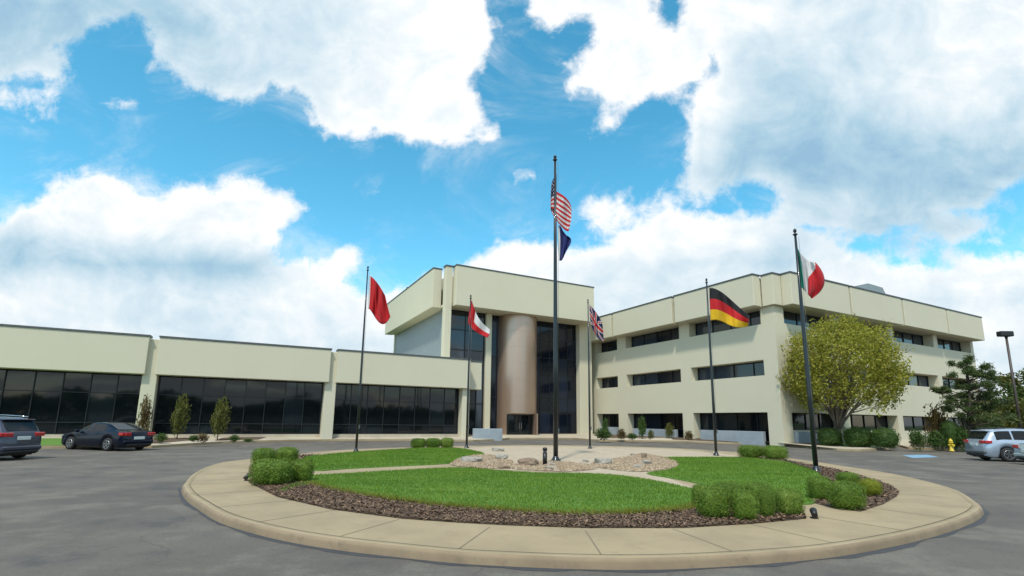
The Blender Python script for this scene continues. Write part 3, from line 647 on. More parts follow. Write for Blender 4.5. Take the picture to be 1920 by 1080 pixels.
# spandrels with returns, left face (u = RU .. RU+RC) and right face
for z0, z1 in ((2.79, 5.92), (7.27, 10.38)):
    m_.box((RU, RV, z0), (RU+RC+.3, 58, z1), W); m_.box((RU+RC+.301, RV, z0), (76.4, RV+RC+.3, z1), W)
for z0, z1 in fl:
    vs = [RV]+[x for w in wL for x in w]+[58]
    for a, b in zip(vs[0::2], vs[1::2]): m_.box((RU, a, z0-(.3 if z0 < 1 else 0)), (RU+RC+.3, b, z1), W)
    us = [RU+RC+.301]+[x for w in wR for x in w]+[76.4]
    us[0] = RU+.001
    for i, (a, b) in enumerate(zip(us[0::2], us[1::2])):
        if i == 0: m_.box((RU+RC+.301-1.3+.002, RV+.002, z0-(.3 if z0 < 1 else 0)), (b, RV+RC+.3, z1-.001), W)
        else: m_.box((a, RV, z0-(.3 if z0 < 1 else 0)), (b, RV+RC+.3, z1), W)
m_.box((75.9, RV+RC+.301, Z0-.4), (76.395, 51, ZRB), W)
m_.build('wall', PRECAST, tri)
MB().box((RU+RC+.36, RV+RC+.36, Z0-.3), (75.8, 57.9, ZRT-.6), W).build('core', BLACK, tri)
MB().box((38.86, 27.3, ZRB-.0), (RU+RC+.3, 58, ZRB+.018), W).box((RU+RC+.301, 26.11, ZRB), (76.2, RV+RC+.3, ZRB+.018), W).build('soffit', PRECAST, tri)
for k, (z0, z1) in enumerate(fl):
    for a, b in wL: glazing(tri, 'u', a+.003, b-.003, RU+RC, z0+.003, z1-.003, 4 if b-a > 6 else 2, (), GLASSB if k else GLASS, .06)
    for i, (a, b) in enumerate(wR): glazing(tri, 'v', a+.003, b-.003, RV+RC, (z0 if k else 1.3)+.003, z1-.003, 4, (), GLASSB if k else GLASS, .06)
MB().box((RU+1.0, RV+.05, Z0-.3), (76.35, RV+.24, 1.32), W).build('low_wall', PRECAST, tri)
# rooftop unit, sloped on its right
ru0 = u_on_v(1627, 545, 34); ru1 = u_on_v(1655, 540, 34); ru2 = u_on_v(1690, 565, 34); zt = 1.8+ (aty(1640, 537, 10)[2]-1.8)/10*(W(ru0, 34)[1])
MB().prism([(ru0, ZRT-.3), (ru2, ZRT-.3), (ru1, zt+.35), (ru0+.3, zt+.45)], 34, 39, lambda a, z, v: W(a, v, z)).build('rooftop_unit', METW, tri)
bx = W(CU+.6, uv_on_u(757, 545, CU), CZT)
MB().box((CU+.35, uv_on_u(757, 545, CU)-.25, CZT+.12), (CU+.85, uv_on_u(757, 545, CU)+.25, CZT+.62), W).build('roof_vent', STEEL, ent)

# planter walls
def planter(x0, x1, yb, yt, label, dep=None):
    a = at(x0, yb, .3); b = at(x1, yb, .3)
    if dep is not None: b = aty(x1, yb, dep); b[2] = .3
    h = aty(x0, yt, a[1])[2]; d = (b-a); L = np.linalg.norm(d[:2]); d = d/L; nn = np.array([-d[1], d[0], 0])
    fn = lambda s, e, z: a+d*s+nn*e+ZZ*z
    p = MB().bbox((0, 0, -.35), (L, .35, h-.3), .02, fn).build('planter_wall', PLANT); return tag(p, label, 'planter', 'blue grey planter walls along the building')
planter(888, 942, 820, 803.5, 'short blue grey planter wall left of the bronze drum')
planter(1050, 1104, 813, 802.5, 'blue grey planter wall between the dark curtain wall and its right column')
def wplanter(v0, v1, zt, label):
    p = MB().bbox((RU+.12, v0, Z0-.4), (RU+.5, v1, zt), .02, W).build('planter_wall', PLANT); return tag(p, label, 'planter', 'blue grey planter walls along the building')
wplanter(47.0, 50.6, 1.2, 'blue grey planter wall under the innermost ground floor window of the right wing')
wplanter(38.2, 44.6, 1.12, 'blue grey planter wall behind shrubs under the middle ground floor window')
wplanter(28.3, 35.0, 1.16, 'long blue grey planter wall in the ground floor window nearest the corner')
p = MB().bbox((40.6, RV-.35, Z0-.5), (45.6, RV+.03, 1.2), .02, W).build('planter_wall', PLANT); tag(p, 'blue grey planter wall round the corner, partly behind the tall right flagpole', 'planter', 'blue grey planter walls along the building')

# ------------------------------------------------------------------ flagpoles and flags
def flagpole(base, top, r, label, cap=True):
    b = at(*base, .145); t = aty(top[0], top[1], b[1]); H_ = t[2]-.145
    e = empty('flagpole', b, 0, label, 'flagpole', 'flagpoles on the island')
    MB().tube([b+ZZ*z for z in (0, H_*.3, H_*.65, H_-.12)], [r, r*.93, r*.75, r*.5], 14).build('shaft', POLEM, e)
    MB().lathe(b, [(r*2.1, 0), (r*2.1, .03), (r*1.6, .07), (r*1.15, .16), (r*1.0, .2)], 18).build('base_collar', POLEM, e)
    MB().lathe(b+ZZ*(H_-.12), [(r*.5, 0), (r*1.0, .02), (r*1.0, .06), (r*.35, .07), (r*.35, .11)], 12).lathe(b+ZZ*(H_-.03), [(r*.1, 0), (r*.62, .05), (r*.8, .10), (r*.62, .15), (r*.1, .2)], 12).build('finial', POLEM, e)
    MB().tube([b+np.array([r+.03, -.02, z]) for z in (1.2, H_*.5, H_-.2)], .006, 4).build('halyard', STEEL, e)
    MB().box(tuple(b+[r*.9, -.03, 1.15]), tuple(b+[r*.9+.06, .01, 1.35])).build('cleat', STEEL, e)
    return b, e
P1, _ = flagpole((667.5,847), (692,504), .065, 'dark flagpole with a plain red flag, left of the low wing corner')
P2, _ = flagpole((874.8,840), (882.6,557), .07, 'dark flagpole with a red and white flag, in front of the low wing end')
P3, p3e = flagpole((1042,864), (1043.5,297), .105, 'tallest dark flagpole standing in the middle of the pebble court')
P4, _ = flagpole((1106.3,841), (1104.4,565), .065, 'dark flagpole with the crumpled union flag, before the building notch')
P5, _ = flagpole((1343,854), (1327.4,527), .075, 'dark flagpole with the black, red and gold flag')
P6, _ = flagpole((1530.5,884), (1490.8,436), .085, 'dark flagpole with the green, white and red flag before the yellow tree')
# ground box at the foot of the tall pole
def flag(name, Y, net, colfn, mats, label, ns=44, nt=30, amp=.10, ph=0.0, waves=2.2):
    net = np.array(net, float); nr, nc = net.shape[:2]
    def lag(n, t):
        xs = np.linspace(0, 1, n); return [np.prod([(t-xs[j])/(xs[i]-xs[j]) for j in range(n) if j != i]) for i in range(n)]
    V = []; 
    for j in range(nt+1):
        lt = lag(nr, j/nt)
        for i in range(ns+1):
            ls = lag(nc, i/ns); q = sum(lt[a]*ls[b]*net[a, b] for a in range(nr) for b in range(nc)); s = i/ns
            dy = amp*min(1, s*3)*(math.sin(2*math.pi*(waves*s+.35*j/nt)+ph)+.45*math.sin(2*math.pi*(waves*2.3*s-.6*j/nt)+ph*2))
            V.append(aty(q[0], q[1], Y+dy))
    F = [(j*(ns+1)+i, j*(ns+1)+i+1, (j+1)*(ns+1)+i+1, (j+1)*(ns+1)+i) for j in range(nt) for i in range(ns)]
    m_ = MB(); m_.add(V, F, 0, True); m_.m = [colfn((i+.5)/ns, (j+.5)/nt) for j in range(nt) for i in range(ns)]
    o = m_.build(name, mats, recalc=False); md = o.modifiers.new('cloth', 'SOLIDIFY'); md.thickness = .004
    return tag(o, label, 'flag', 'flags on the island poles')
FC = {k: mat('flag_'+k, f_flagcloth(c)) for k, c in dict(red=(.62, .012, .02), white=(.74, .74, .74), blue=(.018, .03, .20), navy=(.02, .026, .12), black=(.012, .013, .016), gold=(.80, .52, .01), green=(.0, .27, .20)).items()}
flag('red_flag', P1[1], [[(692.5,516),(704,526),(714,540),(722,554)],[(691,548),(703,557),(713,566),(727,575)],[(690,579),(700,590),(714,607),(732,594)]], lambda s, t: 1 if s < .06 else 0, [FC['red'], FC['white']], 'plain red flag with a white hoist edge drooping from the left pole', amp=.12)
flag('red_white_flag', P2[1], [[(882.8,561),(889,577),(898,597),(918,617)],[(879.5,585),(886,597),(896,611),(918,626)],[(878,606),(884,615),(894,623),(914,633)]], lambda s, t: 0 if (s < .46 or t > .54) else 1, [FC['red'], FC['white']], 'red flag with a white centre hanging before the entrance block', amp=.08, ph=1.)
def usa(s, t):
    if s < .42 and t < .54: return 2 if not (int(s/.42*11) % 2 == 1 and int(t/.54*9) % 2 == 1) else 1
    return 0 if int(t*13) % 2 == 0 else 1
flag('striped_flag', P3[1], [[(1043.5,326),(1035,352),(1052,364),(1071,387)],[(1043.5,362),(1033,378),(1050,395),(1071,409)],[(1043.5,396),(1034,397),(1052,424),(1067,431)]], usa, [FC['red'], FC['white'], FC['navy']], 'striped red and white flag with blue canton wrapped on the tallest pole', ns=66, nt=52, amp=.10, ph=.6)
flag('blue_flag', P3[1], [[(1046,428),(1051,424),(1056,435),(1060,441)],[(1046.5,455),(1054,452),(1062,451),(1071,451)],[(1048,489),(1051,489),(1055,486),(1061,470)]], lambda s, t: 1 if s < .18 else 0, [FC['blue'], FC['white']], 'dark blue flag drooping below the striped one', amp=.08, ph=2.)
def union(s, t):
    x, y = abs(s-.5)*2, abs(t-.5)*2
    if x < .10 or y < .17: return 0
    if x < .15 or y < .26: return 1
    if abs(x-y) < .05: return 0
    return 1 if abs(x-y) < .13 else 2
flag('union_flag', P4[1], [[(1105.5,571),(1114,581),(1122,592),(1129,605)],[(1106,588),(1113,601),(1120,612),(1131,622)],[(1107,604),(1113,621),(1121,634),(1132,640)]], union, [FC['red'], FC['white'], FC['navy']], 'crumpled red, white and blue union flag beside the building notch', ns=50, nt=36, amp=.14, ph=.3, waves=3)
flag('tricolour_flag', P5[1], [[(1330,540),(1352,547),(1376,567),(1405,592)],[(1331,571),(1353,574),(1376,588),(1404,602)],[(1332,601),(1354,603),(1374,612),(1402,612)]], lambda s, t: min(2, int(t*3)), [FC['black'], FC['red'], FC['gold']], 'black, red and gold flag flying over the ribbon windows', ns=48, nt=33, amp=.13, ph=1.5, waves=1.6)
flag('tricolour_flag', P6[1], [[(1491,452),(1500,473),(1514,487),(1529,492)],[(1496,494),(1505,510),(1515,523),(1546,529)],[(1501,537),(1509,545),(1515,552),(1522,560)]], lambda s, t: 0 if s < .30 else (1 if s < max(.67, .97-.62*t) else 2), [FC['green'], FC['white'], FC['red']], 'green, white and red flag on the rightmost pole', ns=48, nt=33, amp=.13, ph=.9, waves=1.7)

# ------------------------------------------------------------------ rocks, bollard, small fittings
def rock(x0, x1, yt, yb, mt, label, seed, slab=False):
    c = at((x0+x1)/2, yb-.5, .15); w = (x1-x0)/FPX*c[1]; h = max(.06, aty((x0+x1)/2, yt, c[1]+.1)[2]-.15)
    bm = bmesh.new(); bmesh.ops.create_icosphere(bm, subdivisions=3, radius=1.0)
    for v in bm.verts:
        p = v.co.copy(); q = Vector((max(-.8, min(.8, p.x)), max(-.8, min(.8, p.y)), max(-.75, min(.75, p.z))))*1.22 if not slab else Vector((max(-.75, min(.75, p.x)), max(-.75, min(.75, p.y)), max(-.45, min(.45, p.z))*1.9))*1.25
        nz = mnoise.noise(p*1.3+Vector((seed*3.1, seed, 0)))*.28+mnoise.noise(p*3.7+Vector((seed, 0, seed)))*.12
        q = q*(1+nz); v.co = Vector((q.x*w*.5, q.y*min(w*.42, .5), max(q.z, -.6)*h*.62+h*.36))
    me = bpy.data.meshes.new('boulder'); bm.to_mesh(me); bm.free(); me.materials.append(mt)
    o = bpy.data.objects.new('boulder', me); COL.objects.link(o); o.location = (c[0], c[1]+.1, .15); o.rotation_euler = (0, 0, (seed % 7-3)*.12)
    return tag(o, label, 'rock', 'rocks in the pebble court')
rock(975,1008,859,874,ROCKB,'large brown boulder left of the black bollard',1)
rock(929,951,851,862,ROCKG,'pale rounded rock below the flat slab at the back left',2)
rock(922,945,840,846,ROCKG,'flat pale slab at the back left of the court',3,True)
rock(863,903,857,867,ROCKG,'long grey slab in the left gravel lobe',4,True)
rock(932,956,873.5,879,ROCKB,'low flat stone at the front lawn edge',5,True)
rock(1117,1147,860,871,ROCKG,'tilted grey slab right of the tall pole',6,True)
rock(1093,1104,861,867,ROCKG,'small tan stone left of the tilted slab',7)
rock(1205,1214,849,861,ROCKB,'dark upright stone in the right gravel lobe',8)
rock(1183,1191,849,854,ROCKG,'tiny grey stone behind the right gravel lobe',9)
rock(1189,1204,871,878,ROCKG,'low grey stone at the front of the right gravel lobe',10)
rock(1026,1041,867.5,874,ROCKG,'white block at the foot of the tallest pole',11)
rock(1024,1043,875.5,881,ROCKG,'flat grey stone in front of the tallest pole',12,True)
rock(1206,1222,862,872,ROCKG,'grey stone at the right end of the pebbles',13)
b = at(1021.7, 872, .15); e = empty('bollard_light', b, 0, 'short black cylindrical bollard light left of the tallest pole', 'bollard light')
hb = aty(1021.7, 839, b[1])[2]-.15; MB().lathe(b, [(.085, 0), (.085, hb-.2)], 20).build('post', BLACK, e); MB().lathe(b+ZZ*(hb-.2), [(.07, 0), (.07, .09)], 20).build('lens', STEEL, e); MB().lathe(b+ZZ*(hb-.11), [(.09, 0), (.09, .08), (.06, .11), (.01, .115)], 20).build('cap', BLACK, e)
def spot(px, py, yt, label, rz=0.):
    b = at(px, py, .145); h = aty(px, yt, b[1])[2]-.145; e = empty('ground_spotlight', b, rz, label, 'spotlight', 'ground spotlights')
    MB().tube([b, b+ZZ*h*.5], .014, 8).box(tuple(b+[-.05, -.05, 0]), tuple(b+[.05, .05, .02])).build('stake', BLACK, e)
    MB().tube([b+[-.03, -.07, h*.42], b+[0., 0, h*.72], b+[.025, .06, h*.95]], [.05, .055, .06], 12).build('lamp_head', BLACK, e)
spot(1527, 971.5, 957, 'small black spotlight on the walk by the front right bushes')
spot(463, 901, 890, 'small black spotlight against the left bush cluster')
spot(614, 819.5, 811, 'small dark spotlight at the foot of a low wing column')

# ------------------------------------------------------------------ foliage
def leaf_quads(C, size, nrm=None, flat=.5, asp=.6):
    n = len(C); a = RNG.normal(size=(n, 3)); 
    if nrm is not None: a = a*flat+nrm
    a /= np.linalg.norm(a, axis=1)[:, None]+1e-9; r = RNG.normal(size=(n, 3)); b = np.cross(a, r); b /= np.linalg.norm(b, axis=1)[:, None]+1e-9; c = np.cross(a, b)
    s = (size*(.6+.8*RNG.random(n)))[:, None]; b = b*s; c = c*s*asp
    return np.stack([C-b, C-c*.9+b*.1, C+b, C+c*.9+b*.1], 1).reshape(-1, 3)
def superell(n, p=3.2, hemi=False):
    d = RNG.normal(size=(n, 3)); d /= np.linalg.norm(d, axis=1)[:, None]; k = (np.abs(d)**p).sum(1)**(-1/p); return d*k[:, None], d
def bush_mesh(name, mt, n, size, p=3.0, seed=0, lump=.10):
    S, d = superell(n, p); r = 1.03-.20*RNG.random(n)**1.3
    lum = np.array([mnoise.noise(Vector((x*2.2+seed*7, y*2.2, z*2.2))) for x, y, z in S])*lump+np.array([mnoise.noise(Vector((x*6+seed*3, y*6, z*6))) for x, y, z in S])*lump*.5
    Cn = S*(r*(1+lum))[:, None]; keep = Cn[:, 2] > -.98; Cn = Cn[keep]; d = d[keep]
    V = leaf_quads(Cn, size, d, .8); nq = len(Cn)
    bm = bmesh.new(); bmesh.ops.create_icosphere(bm, subdivisions=3, radius=1); cv = []
    for v in bm.verts:
        q = np.array(v.co); k = (np.abs(q)**p).sum()**(-1/p); q = q*k; l = mnoise.noise(Vector((q[0]*2.2+seed*7, q[1]*2.2, q[2]*2.2)))*lump; cv.append(q*.84*(1+l))
    bm.verts.index_update(); cf = [[v.index for v in f.verts] for f in bm.faces]; bm.free(); b0 = len(V)
    V = np.concatenate([V, np.array(cv)]); F = np.concatenate([np.arange(b0).reshape(-1, 4), np.array([[f[0]+b0, f[1]+b0, f[2]+b0, f[2]+b0] for f in cf])])
    me = bpy.data.meshes.new(name); me.from_pydata(V.tolist(), [], [tuple(f) if f[2] != f[3] else tuple(f[:3]) for f in F.tolist()]); me.materials.append(mt); return me
BM = [bush_mesh('boxwood', BOX_LEAF, 6000, .044, 3.8, s, .07) for s in range(4)]; BMY = [bush_mesh('yellow_boxwood', BOX_PALE, 3600, .05, 2.8, 5)]; BMD = [bush_mesh('dark_hedge', DK_LEAF, 3600, .05, 3.6, 8, .14)]
def bush(x0, x1, yt, yb, label, k=0, meshes=BM, group='clipped bushes on the island', name='clipped_bush', z=.15, dy=0.0, depth=None, cat='bush'):
    b = at((x0+x1)/2, yb, z); w = (x1-x0)/FPX*b[1]/2*1.0; 
    dd = depth if depth else w*.82; Yc = b[1]+dd*.85
    xc = aty((x0+x1)/2, yb, Yc)[0]; w = (x1-x0)/2/FPX*Yc*.82; h = aty((x0+x1)/2, yt, Yc-.2*dd)[2]-z
    o = bpy.data.objects.new(name, meshes[k % len(meshes)]); COL.objects.link(o); o.location = (xc, Yc, z+h/2*.97); o.scale = (w, dd, h/2*1.02); o.rotation_euler = (0, 0, 0)
    return tag(o, label, cat, group)
bush(467,549,861,912,'largest boxwood at the front of the left cluster',0); bush(541,587,861,905,'boxwood at the front right of the left cluster',1)
bush(470,517,840,876,'boxwood at the back left of the left cluster',2); bush(513,559,839,872,'boxwood at the back right of the left cluster',3)
bush(768,800,822,840,'left boxwood of the low hedge by the back lawn',1); bush(796,828,821.5,840,'middle boxwood of the low hedge by the back lawn',2); bush(824,852,821,839.5,'right boxwood of the low hedge by the back lawn',3)
bush(1305,1371,912,974,'leftmost boxwood in the front right row',0); bush(1370,1423,919,978,'boxwood second from left in the front right row',1); bush(1420,1454,917,971,'narrow boxwood third from left in the front right row',2); bush(1453,1507,917,968,'rightmost boxwood in the front right row',3)
bush(1297,1330,909,950,'boxwood behind the leftmost one of the front right row',1); bush(1340,1398,904,945,'boxwood in the back row at the front right, left one',2); bush(1396,1450,906,945,'boxwood in the back row at the front right, right one',0)
bush(1516,1562,893,939,'boxwood at the left of the right bed',1); bush(1556,1622,903,957,'largest boxwood at the front of the right bed',0); bush(1570,1612,886,912,'boxwood at the back of the right bed',2)
bush(1612,1654,898,931,'yellowish boxwood at the right end of the right bed',0,BMY)
bush(1384,1434,835,859,'left half of the low hedge beside the right lawn',2); bush(1430,1478,836,862,'right half of the low hedge beside the right lawn',3)
# shrubs along the building
def wild_mesh(name, mt, n, size, seed, stretch=1.0):
    P = RNG.normal(size=(n, 3)); P /= np.linalg.norm(P, axis=1)[:, None]; r = RNG.random(n)**.45
    lum = np.array([mnoise.noise(Vector((x*1.8+seed*5, y*1.8, z*1.8*stretch))) for x, y, z in P]); C = P*(r*(1+.55*lum))[:, None]; V = leaf_quads(C, size); me = bpy.data.meshes.new(name)
    me.from_pydata(V.tolist(), [], np.arange(len(V)).reshape(-1, 4).tolist()); me.materials.append(mt); return me
WG = [wild_mesh('leafy_shrub', DK_LEAF, 1600, .10, s) for s in (1, 2)]; WO = [wild_mesh('olive_shrub', OLIVE_LEAF, 1500, .09, 3, .6)]; WR = [wild_mesh('russet_shrub', RED_LEAF, 1300, .10, 4)]
def shrub(x0, x1, yt, yb, meshes, label, k=0, z=.28, name='garden_shrub', cat='shrub', group='shrubs along the building'):
    return bush(x0, x1, yt, yb, label, k, meshes, group, name, z, cat=cat)
def young_tree(x0, x1, yt, yb, label, meshes, z=.25):
    b = at((x0+x1)/2, yb, z); Yc = b[1]; w = (x1-x0)/2/FPX*Yc; h = aty((x0+x1)/2, yt, Yc)[2]-z
    e = empty('young_tree', b, 0, label, 'tree', 'young trees in the bed by the low wing')
    MB().tube([b, b+ZZ*h*.5, b+ZZ*h*.92], [.035, .025, .01], 6).build('trunk', BARKD, e)
    o = bpy.data.objects.new('crown', meshes[0]); COL.objects.link(o); o.parent = e; o.location = (0, 0, h*.55); o.scale = (w*.85, w*.85, h*.5); return e
young_tree(316,347,745,824,'slim olive young tree before the dark glass, nearer the parked sedan',WO); young_tree(391,424,750,824,'slim olive young tree before the dark glass, right of the other',WO)
young_tree(252,278,745,829,'thin russet young tree in front of the low wing column',WR)
shrub(290,314,812,829,WG,'round green shrub left of the olive young trees'); shrub(352,372,815,829,WG,'tiny green shrub between the olive young trees',1); shrub(428,450,815,829,WG,'small green shrub right of the olive young trees')
shrub(366,392,812,829,WR,'pale russet tuft beside the tiny green shrub'); 
shrub(455,475,822,829.5,WG,'flat dark plant at the right end of the left bed',1)
shrub(1112,1150,803,824,WG,'spreading dark shrub by the union flag pole'); shrub(1128,1142,782,822,WG,'upright narrow conifer shrub by the innermost window',1); shrub(1155,1176,803,823,WR,'russet shrub at the foot of the inner pier')
shrub(1196,1213,779,822,WG,'upright dark shrub under the middle ground floor window',1); shrub(1213,1228,806,824,WO,'pale low shrub under the middle ground floor window'); shrub(1245,1266,793,822,WO,'olive shrub right of the upright dark one'); shrub(1174,1197,812,824,WG,'low dark shrub beside the russet one')
shrub(1282,1302,807,825,WR,'russet shrub at the foot of the pier nearest the corner')
shrub(894,906,775,806,WO,'slender plant behind the short planter wall'); shrub(1083,1096,786,812,WO,'slender plant right of the dark curtain wall',0)
shrub(1533,1580,803,836,BMD,'clipped dark hedge left of the yellow tree trunk',z=.22,name='hedge',cat='hedge'); shrub(1583,1640,801,838,BMD,'clipped dark hedge right of the yellow tree trunk',z=.22,name='hedge',cat='hedge'); shrub(1636,1686,803,840,BMD,'clipped dark hedge end by the low cream wall',z=.22,name='hedge',cat='hedge')
shrub(1706,1738,804,842,WG,'loose green shrub right of the low cream wall',0,.2); shrub(1738,1772,806,843,WG,'loose green shrub left of the yellow hydrant',1,.2); shrub(1744,1790,756,840,WR,'tall dark russet shrub behind the hydrant',0,.2); shrub(1796,1822,800,843,WG,'green shrub between the hydrant and silver car',0,.2); shrub(1770,1800,790,842,BMD,'dark bush just behind the yellow hydrant',0,.2)

def limb(m_, a, b, r0, r1, bend, k=5):
    a, b = np.array(a, float), np.array(b, float); mid = (a+b)/2+bend; ts = np.linspace(0, 1, k+1)
    pts = [(1-t)**2*a+2*t*(1-t)*mid+t*t*b for t in ts]; m_.tube(pts, [r0+(r1-r0)*t for t in ts], 6); return pts
def vase_tree():
    b = at(1573, 836, .2); Y = b[1]; e = empty('spring_tree', b, 0, 'round yellow green spring tree in front of the right wing', 'tree')
    ctr = aty(1580, 690, Y); rx = 97/FPX*Y; top = aty(1580, 600, Y)[2]; bot = aty(1580, 795, Y)[2]; rz = (top-bot)/2; ctr[2] = (top+bot)/2
    m_ = MB(); fork = b+np.array([.02, 0, 1.25]); m_.tube([b-ZZ*.1, b+ZZ*.15, b+[.03, 0, .6], fork+ZZ*.2], [.36, .27, .22, .21], 12)
    L = []; nl = 30
    for i in range(nl):
        th = 2*math.pi*(i*.618); el = .12+.88*((i+.5)/nl); d = np.array([math.cos(th)*math.sqrt(1-el*el)*1.0, math.sin(th)*math.sqrt(1-el*el), el*1.0-.28])
        tip = ctr+d*np.array([rx, rx, rz])*.9; pts = limb(m_, fork+RNG.normal(0, .06, 3), tip, .10, .018, np.array([-d[0]*.9, -d[1]*.9, -.2]), 6); L.append(pts)
        for q in range(5):
            s = pts[2+q % 4]; out = (tip-fork)/np.linalg.norm(tip-fork)+RNG.normal(0, .45, 3); t2 = s+out*(1.1+RNG.random()); p2 = limb(m_, s, t2, .032, .008, RNG.normal(0, .1, 3), 3); L.append(p2)
    m_.build('trunk', BARK, e)
    n = 4000; C = []
    d = RNG.normal(size=(n, 3)); d /= np.linalg.norm(d, axis=1)[:, None]; d = d[(d[:, 2] > -.75)]
    r = .58+.42*RNG.random(len(d))**.6; lum = np.array([mnoise.noise(Vector(tuple(x*2.3)))*.19+mnoise.noise(Vector(tuple(x*5)))*.14 for x in d])
    S = ctr+d*(r*(1+lum))[:, None]*np.array([rx, rx, rz]); out = d*np.array([.6, .6, .55])+np.array([0, 0, .75]); out /= np.linalg.norm(out, axis=1)[:, None]
    low_ = (S[:, 2] < ctr[2]-.08*rz) & (np.hypot(S[:, 0]-ctr[0], S[:, 1]-ctr[1]) < rx*.62); S = S[~low_]; out = out[~low_]
    for k in range(9):   # sprays of leaves along each twig
        C.append(S+out*(k*.085-.3)+RNG.normal(0, .10, S.shape))
    C = np.concatenate(C); ex = np.concatenate([np.array(p)[1:]+RNG.normal(0, .12, (len(p)-1, 3)) for p in L for _ in range(4)]); ex = ex[ex[:, 2] > ctr[2]-.5*rz]; C = np.concatenate([C, ex])
    V = leaf_quads(C, .095); np_mesh('crown', V, np.arange(len(V)).reshape(-1, 4), TREE_LEAF, e)
vase_tree()
def clump_tree(base, clumps, mt, barkm, label, n_each, leaf, name='pine_tree', tr=.13, needle=False, z=.2, group=None, cat='tree', dspread=.8, lean=None):
    b = at(*base, z); Y = b[1]; e = empty(name, b, 0, label, cat, group); m_ = MB(); pts = [(aty(x, y, Y)+np.array([0, RNG.normal(0, dspread), 0]), rx/FPX*Y, ry/FPX*Y) for x, y, rx, ry in clumps]
    topp = max(pts, key=lambda q: q[0][2])[0]; trunk = [b-ZZ*.1, b+(topp-b)*.35+[.1, 0, 0], b+(topp-b)*.7, topp*[1, 0, 1]+[0, Y, 0]]; m_.tube(trunk, [tr, tr*.8, tr*.5, tr*.15], 8); C = []
    for c, rx, ry in pts:
        f = min(.95, max(.12, (c[2]-b[2])/(topp[2]-b[2])-.08)); s = b+(topp-b)*f; s[1] = Y+(topp[1]-Y)*0; limb(m_, s, c, .05, .012, np.array([0, 0, -.15]), 4)
        P = RNG.normal(size=(n_each, 3)); P /= np.linalg.norm(P, axis=1)[:, None]; r = RNG.random(n_each)**.5; C.append(c+P*r[:, None]*np.array([rx, rx, ry])*(1+.25*RNG.normal(size=(n_each, 1))))
    m_.build('trunk', barkm, e); C = np.concatenate(C); V = leaf_quads(C, leaf, None, 1, .16 if needle else .65); np_mesh('crown', V, np.arange(len(V)).reshape(-1, 4), mt, e); return e
pine = [(1811,673,9,8),(1800,684,8,7),(1806,698,12,8),(1830,690,8,7),(1845,688,9,7),(1824,704,13,8),(1850,706,12,8),(1836,718,14,8),(1862,722,11,8),(1815,722,12,7),(1790,733,9,5),(1773,728,7,5),(1783,745,12,5),(1850,738,16,9),(1872,737,9,7),(1820,742,12,7),(1835,760,16,9),(1862,760,14,9),(1800,760,13,7),(1775,764,10,6),(1845,782,18,10),(1812,784,14,8),(1868,785,14,9),(1825,805,17,9),(1850,808,16,10)]
pine += [(x+RNG.normal(0, 9), y+RNG.normal(3, 6), rx*.7, ry*.75) for x, y, rx, ry in pine for _ in (0, 1)]
pine += [(1895,752,12,9),(1882,762,14,9),(1898,778,12,9),(1880,800,14,9),(1900,815,12,9),(1858,745,14,9),(1800,820,13,9),(1815,825,14,9)]
clump_tree((1815,842), pine, PINE_LEAF, BARKD, 'ragged dark pine with a bent top by the building end', 210, .15, needle=True, tr=.14)
clump_tree((1872,838), [(1868,765,26,22),(1850,770,18,16),(1890,768,22,20),(1860,790,26,18),(1885,795,24,18),(1845,795,18,16),(1905,790,16,18)], OLIVE_LEAF, BARKD, 'broad olive and russet tree behind the silver car', 1200, .12, 'broadleaf_tree', dspread=1.)
clump_tree((1925,826), [(1905,712,16,12),(1925,705,20,16),(1915,735,20,16),(1940,730,24,20),(1908,765,18,16),(1930,765,22,20),(1950,760,24,26)], OLIVE_LEAF, BARKD, 'pale leafy tree at the right edge beyond the street lamp', 700, .17, 'broadleaf_tree', dspread=1.5)
clump_tree((1985,828), [(1960,740,30,24),(1985,720,30,26),(2010,745,30,30),(1965,780,30,22),(1995,780,34,26)], DK_LEAF, BARKD, 'dark leafy tree outside the right edge', 700, .18, 'broadleaf_tree', dspread=1.5)

# hydrant
b = at(1785, 846, .2); hh = aty(1785, 822, b[1])[2]-.2; e = empty('fire_hydrant', b, 0, 'yellow fire hydrant in front of the shrubs near the silver car', 'fire hydrant'); s = hh/.78
MB().lathe(b, [(.14*s, 0), (.14*s, .04*s), (.10*s, .05*s), (.095*s, .5*s), (.125*s, .51*s), (.125*s, .55*s)], 18).build('barrel', YELLOW, e)
MB().lathe(b+ZZ*.55*s, [(.115*s, 0), (.10*s, .10*s), (.055*s, .17*s), (.03*s, .18*s), (.03*s, .23*s)], 18).build('bonnet', YELLOW, e)
for d in ((1, 0), (-1, 0)): MB().tube([b+[d[0]*.08*s, 0, .38*s], b+[d[0]*.17*s, 0, .38*s]], .05*s, 10).build('nozzle', YELLOW, e)
MB().tube([b+[0, -.08*s, .36*s], b+[0, -.19*s, .36*s]], .07*s, 12).build('nozzle', YELLOW, e)
# car park lamp
LY = 36.0; a = aty(1914.5, 806, LY); t_ = aty(1887, 634, LY); b = np.array([t_[0], LY, .0]); e = empty('street_lamp', b, 0, 'tall dark car park lamp with a box head at the right edge', 'street lamp')
MB().tube([b, b+ZZ*(t_[2])], [.10, .075], 12).build('pole', plain('bronze_pole_paint', (.055, .04, .035), .5), e)
MB().lathe(b, [(.25, 0), (.25, .6)], 16).build('footing', CONCL, e)
hx = t_+[-.05, 0, .02]; MB().bbox((hx[0]-.48, LY-.22, hx[2]+.1), (hx[0]+.48, LY+.22, hx[2]+.48), .05).tube([t_, t_+ZZ*.12], .09, 8).build('lamp_head', BLACK, e)
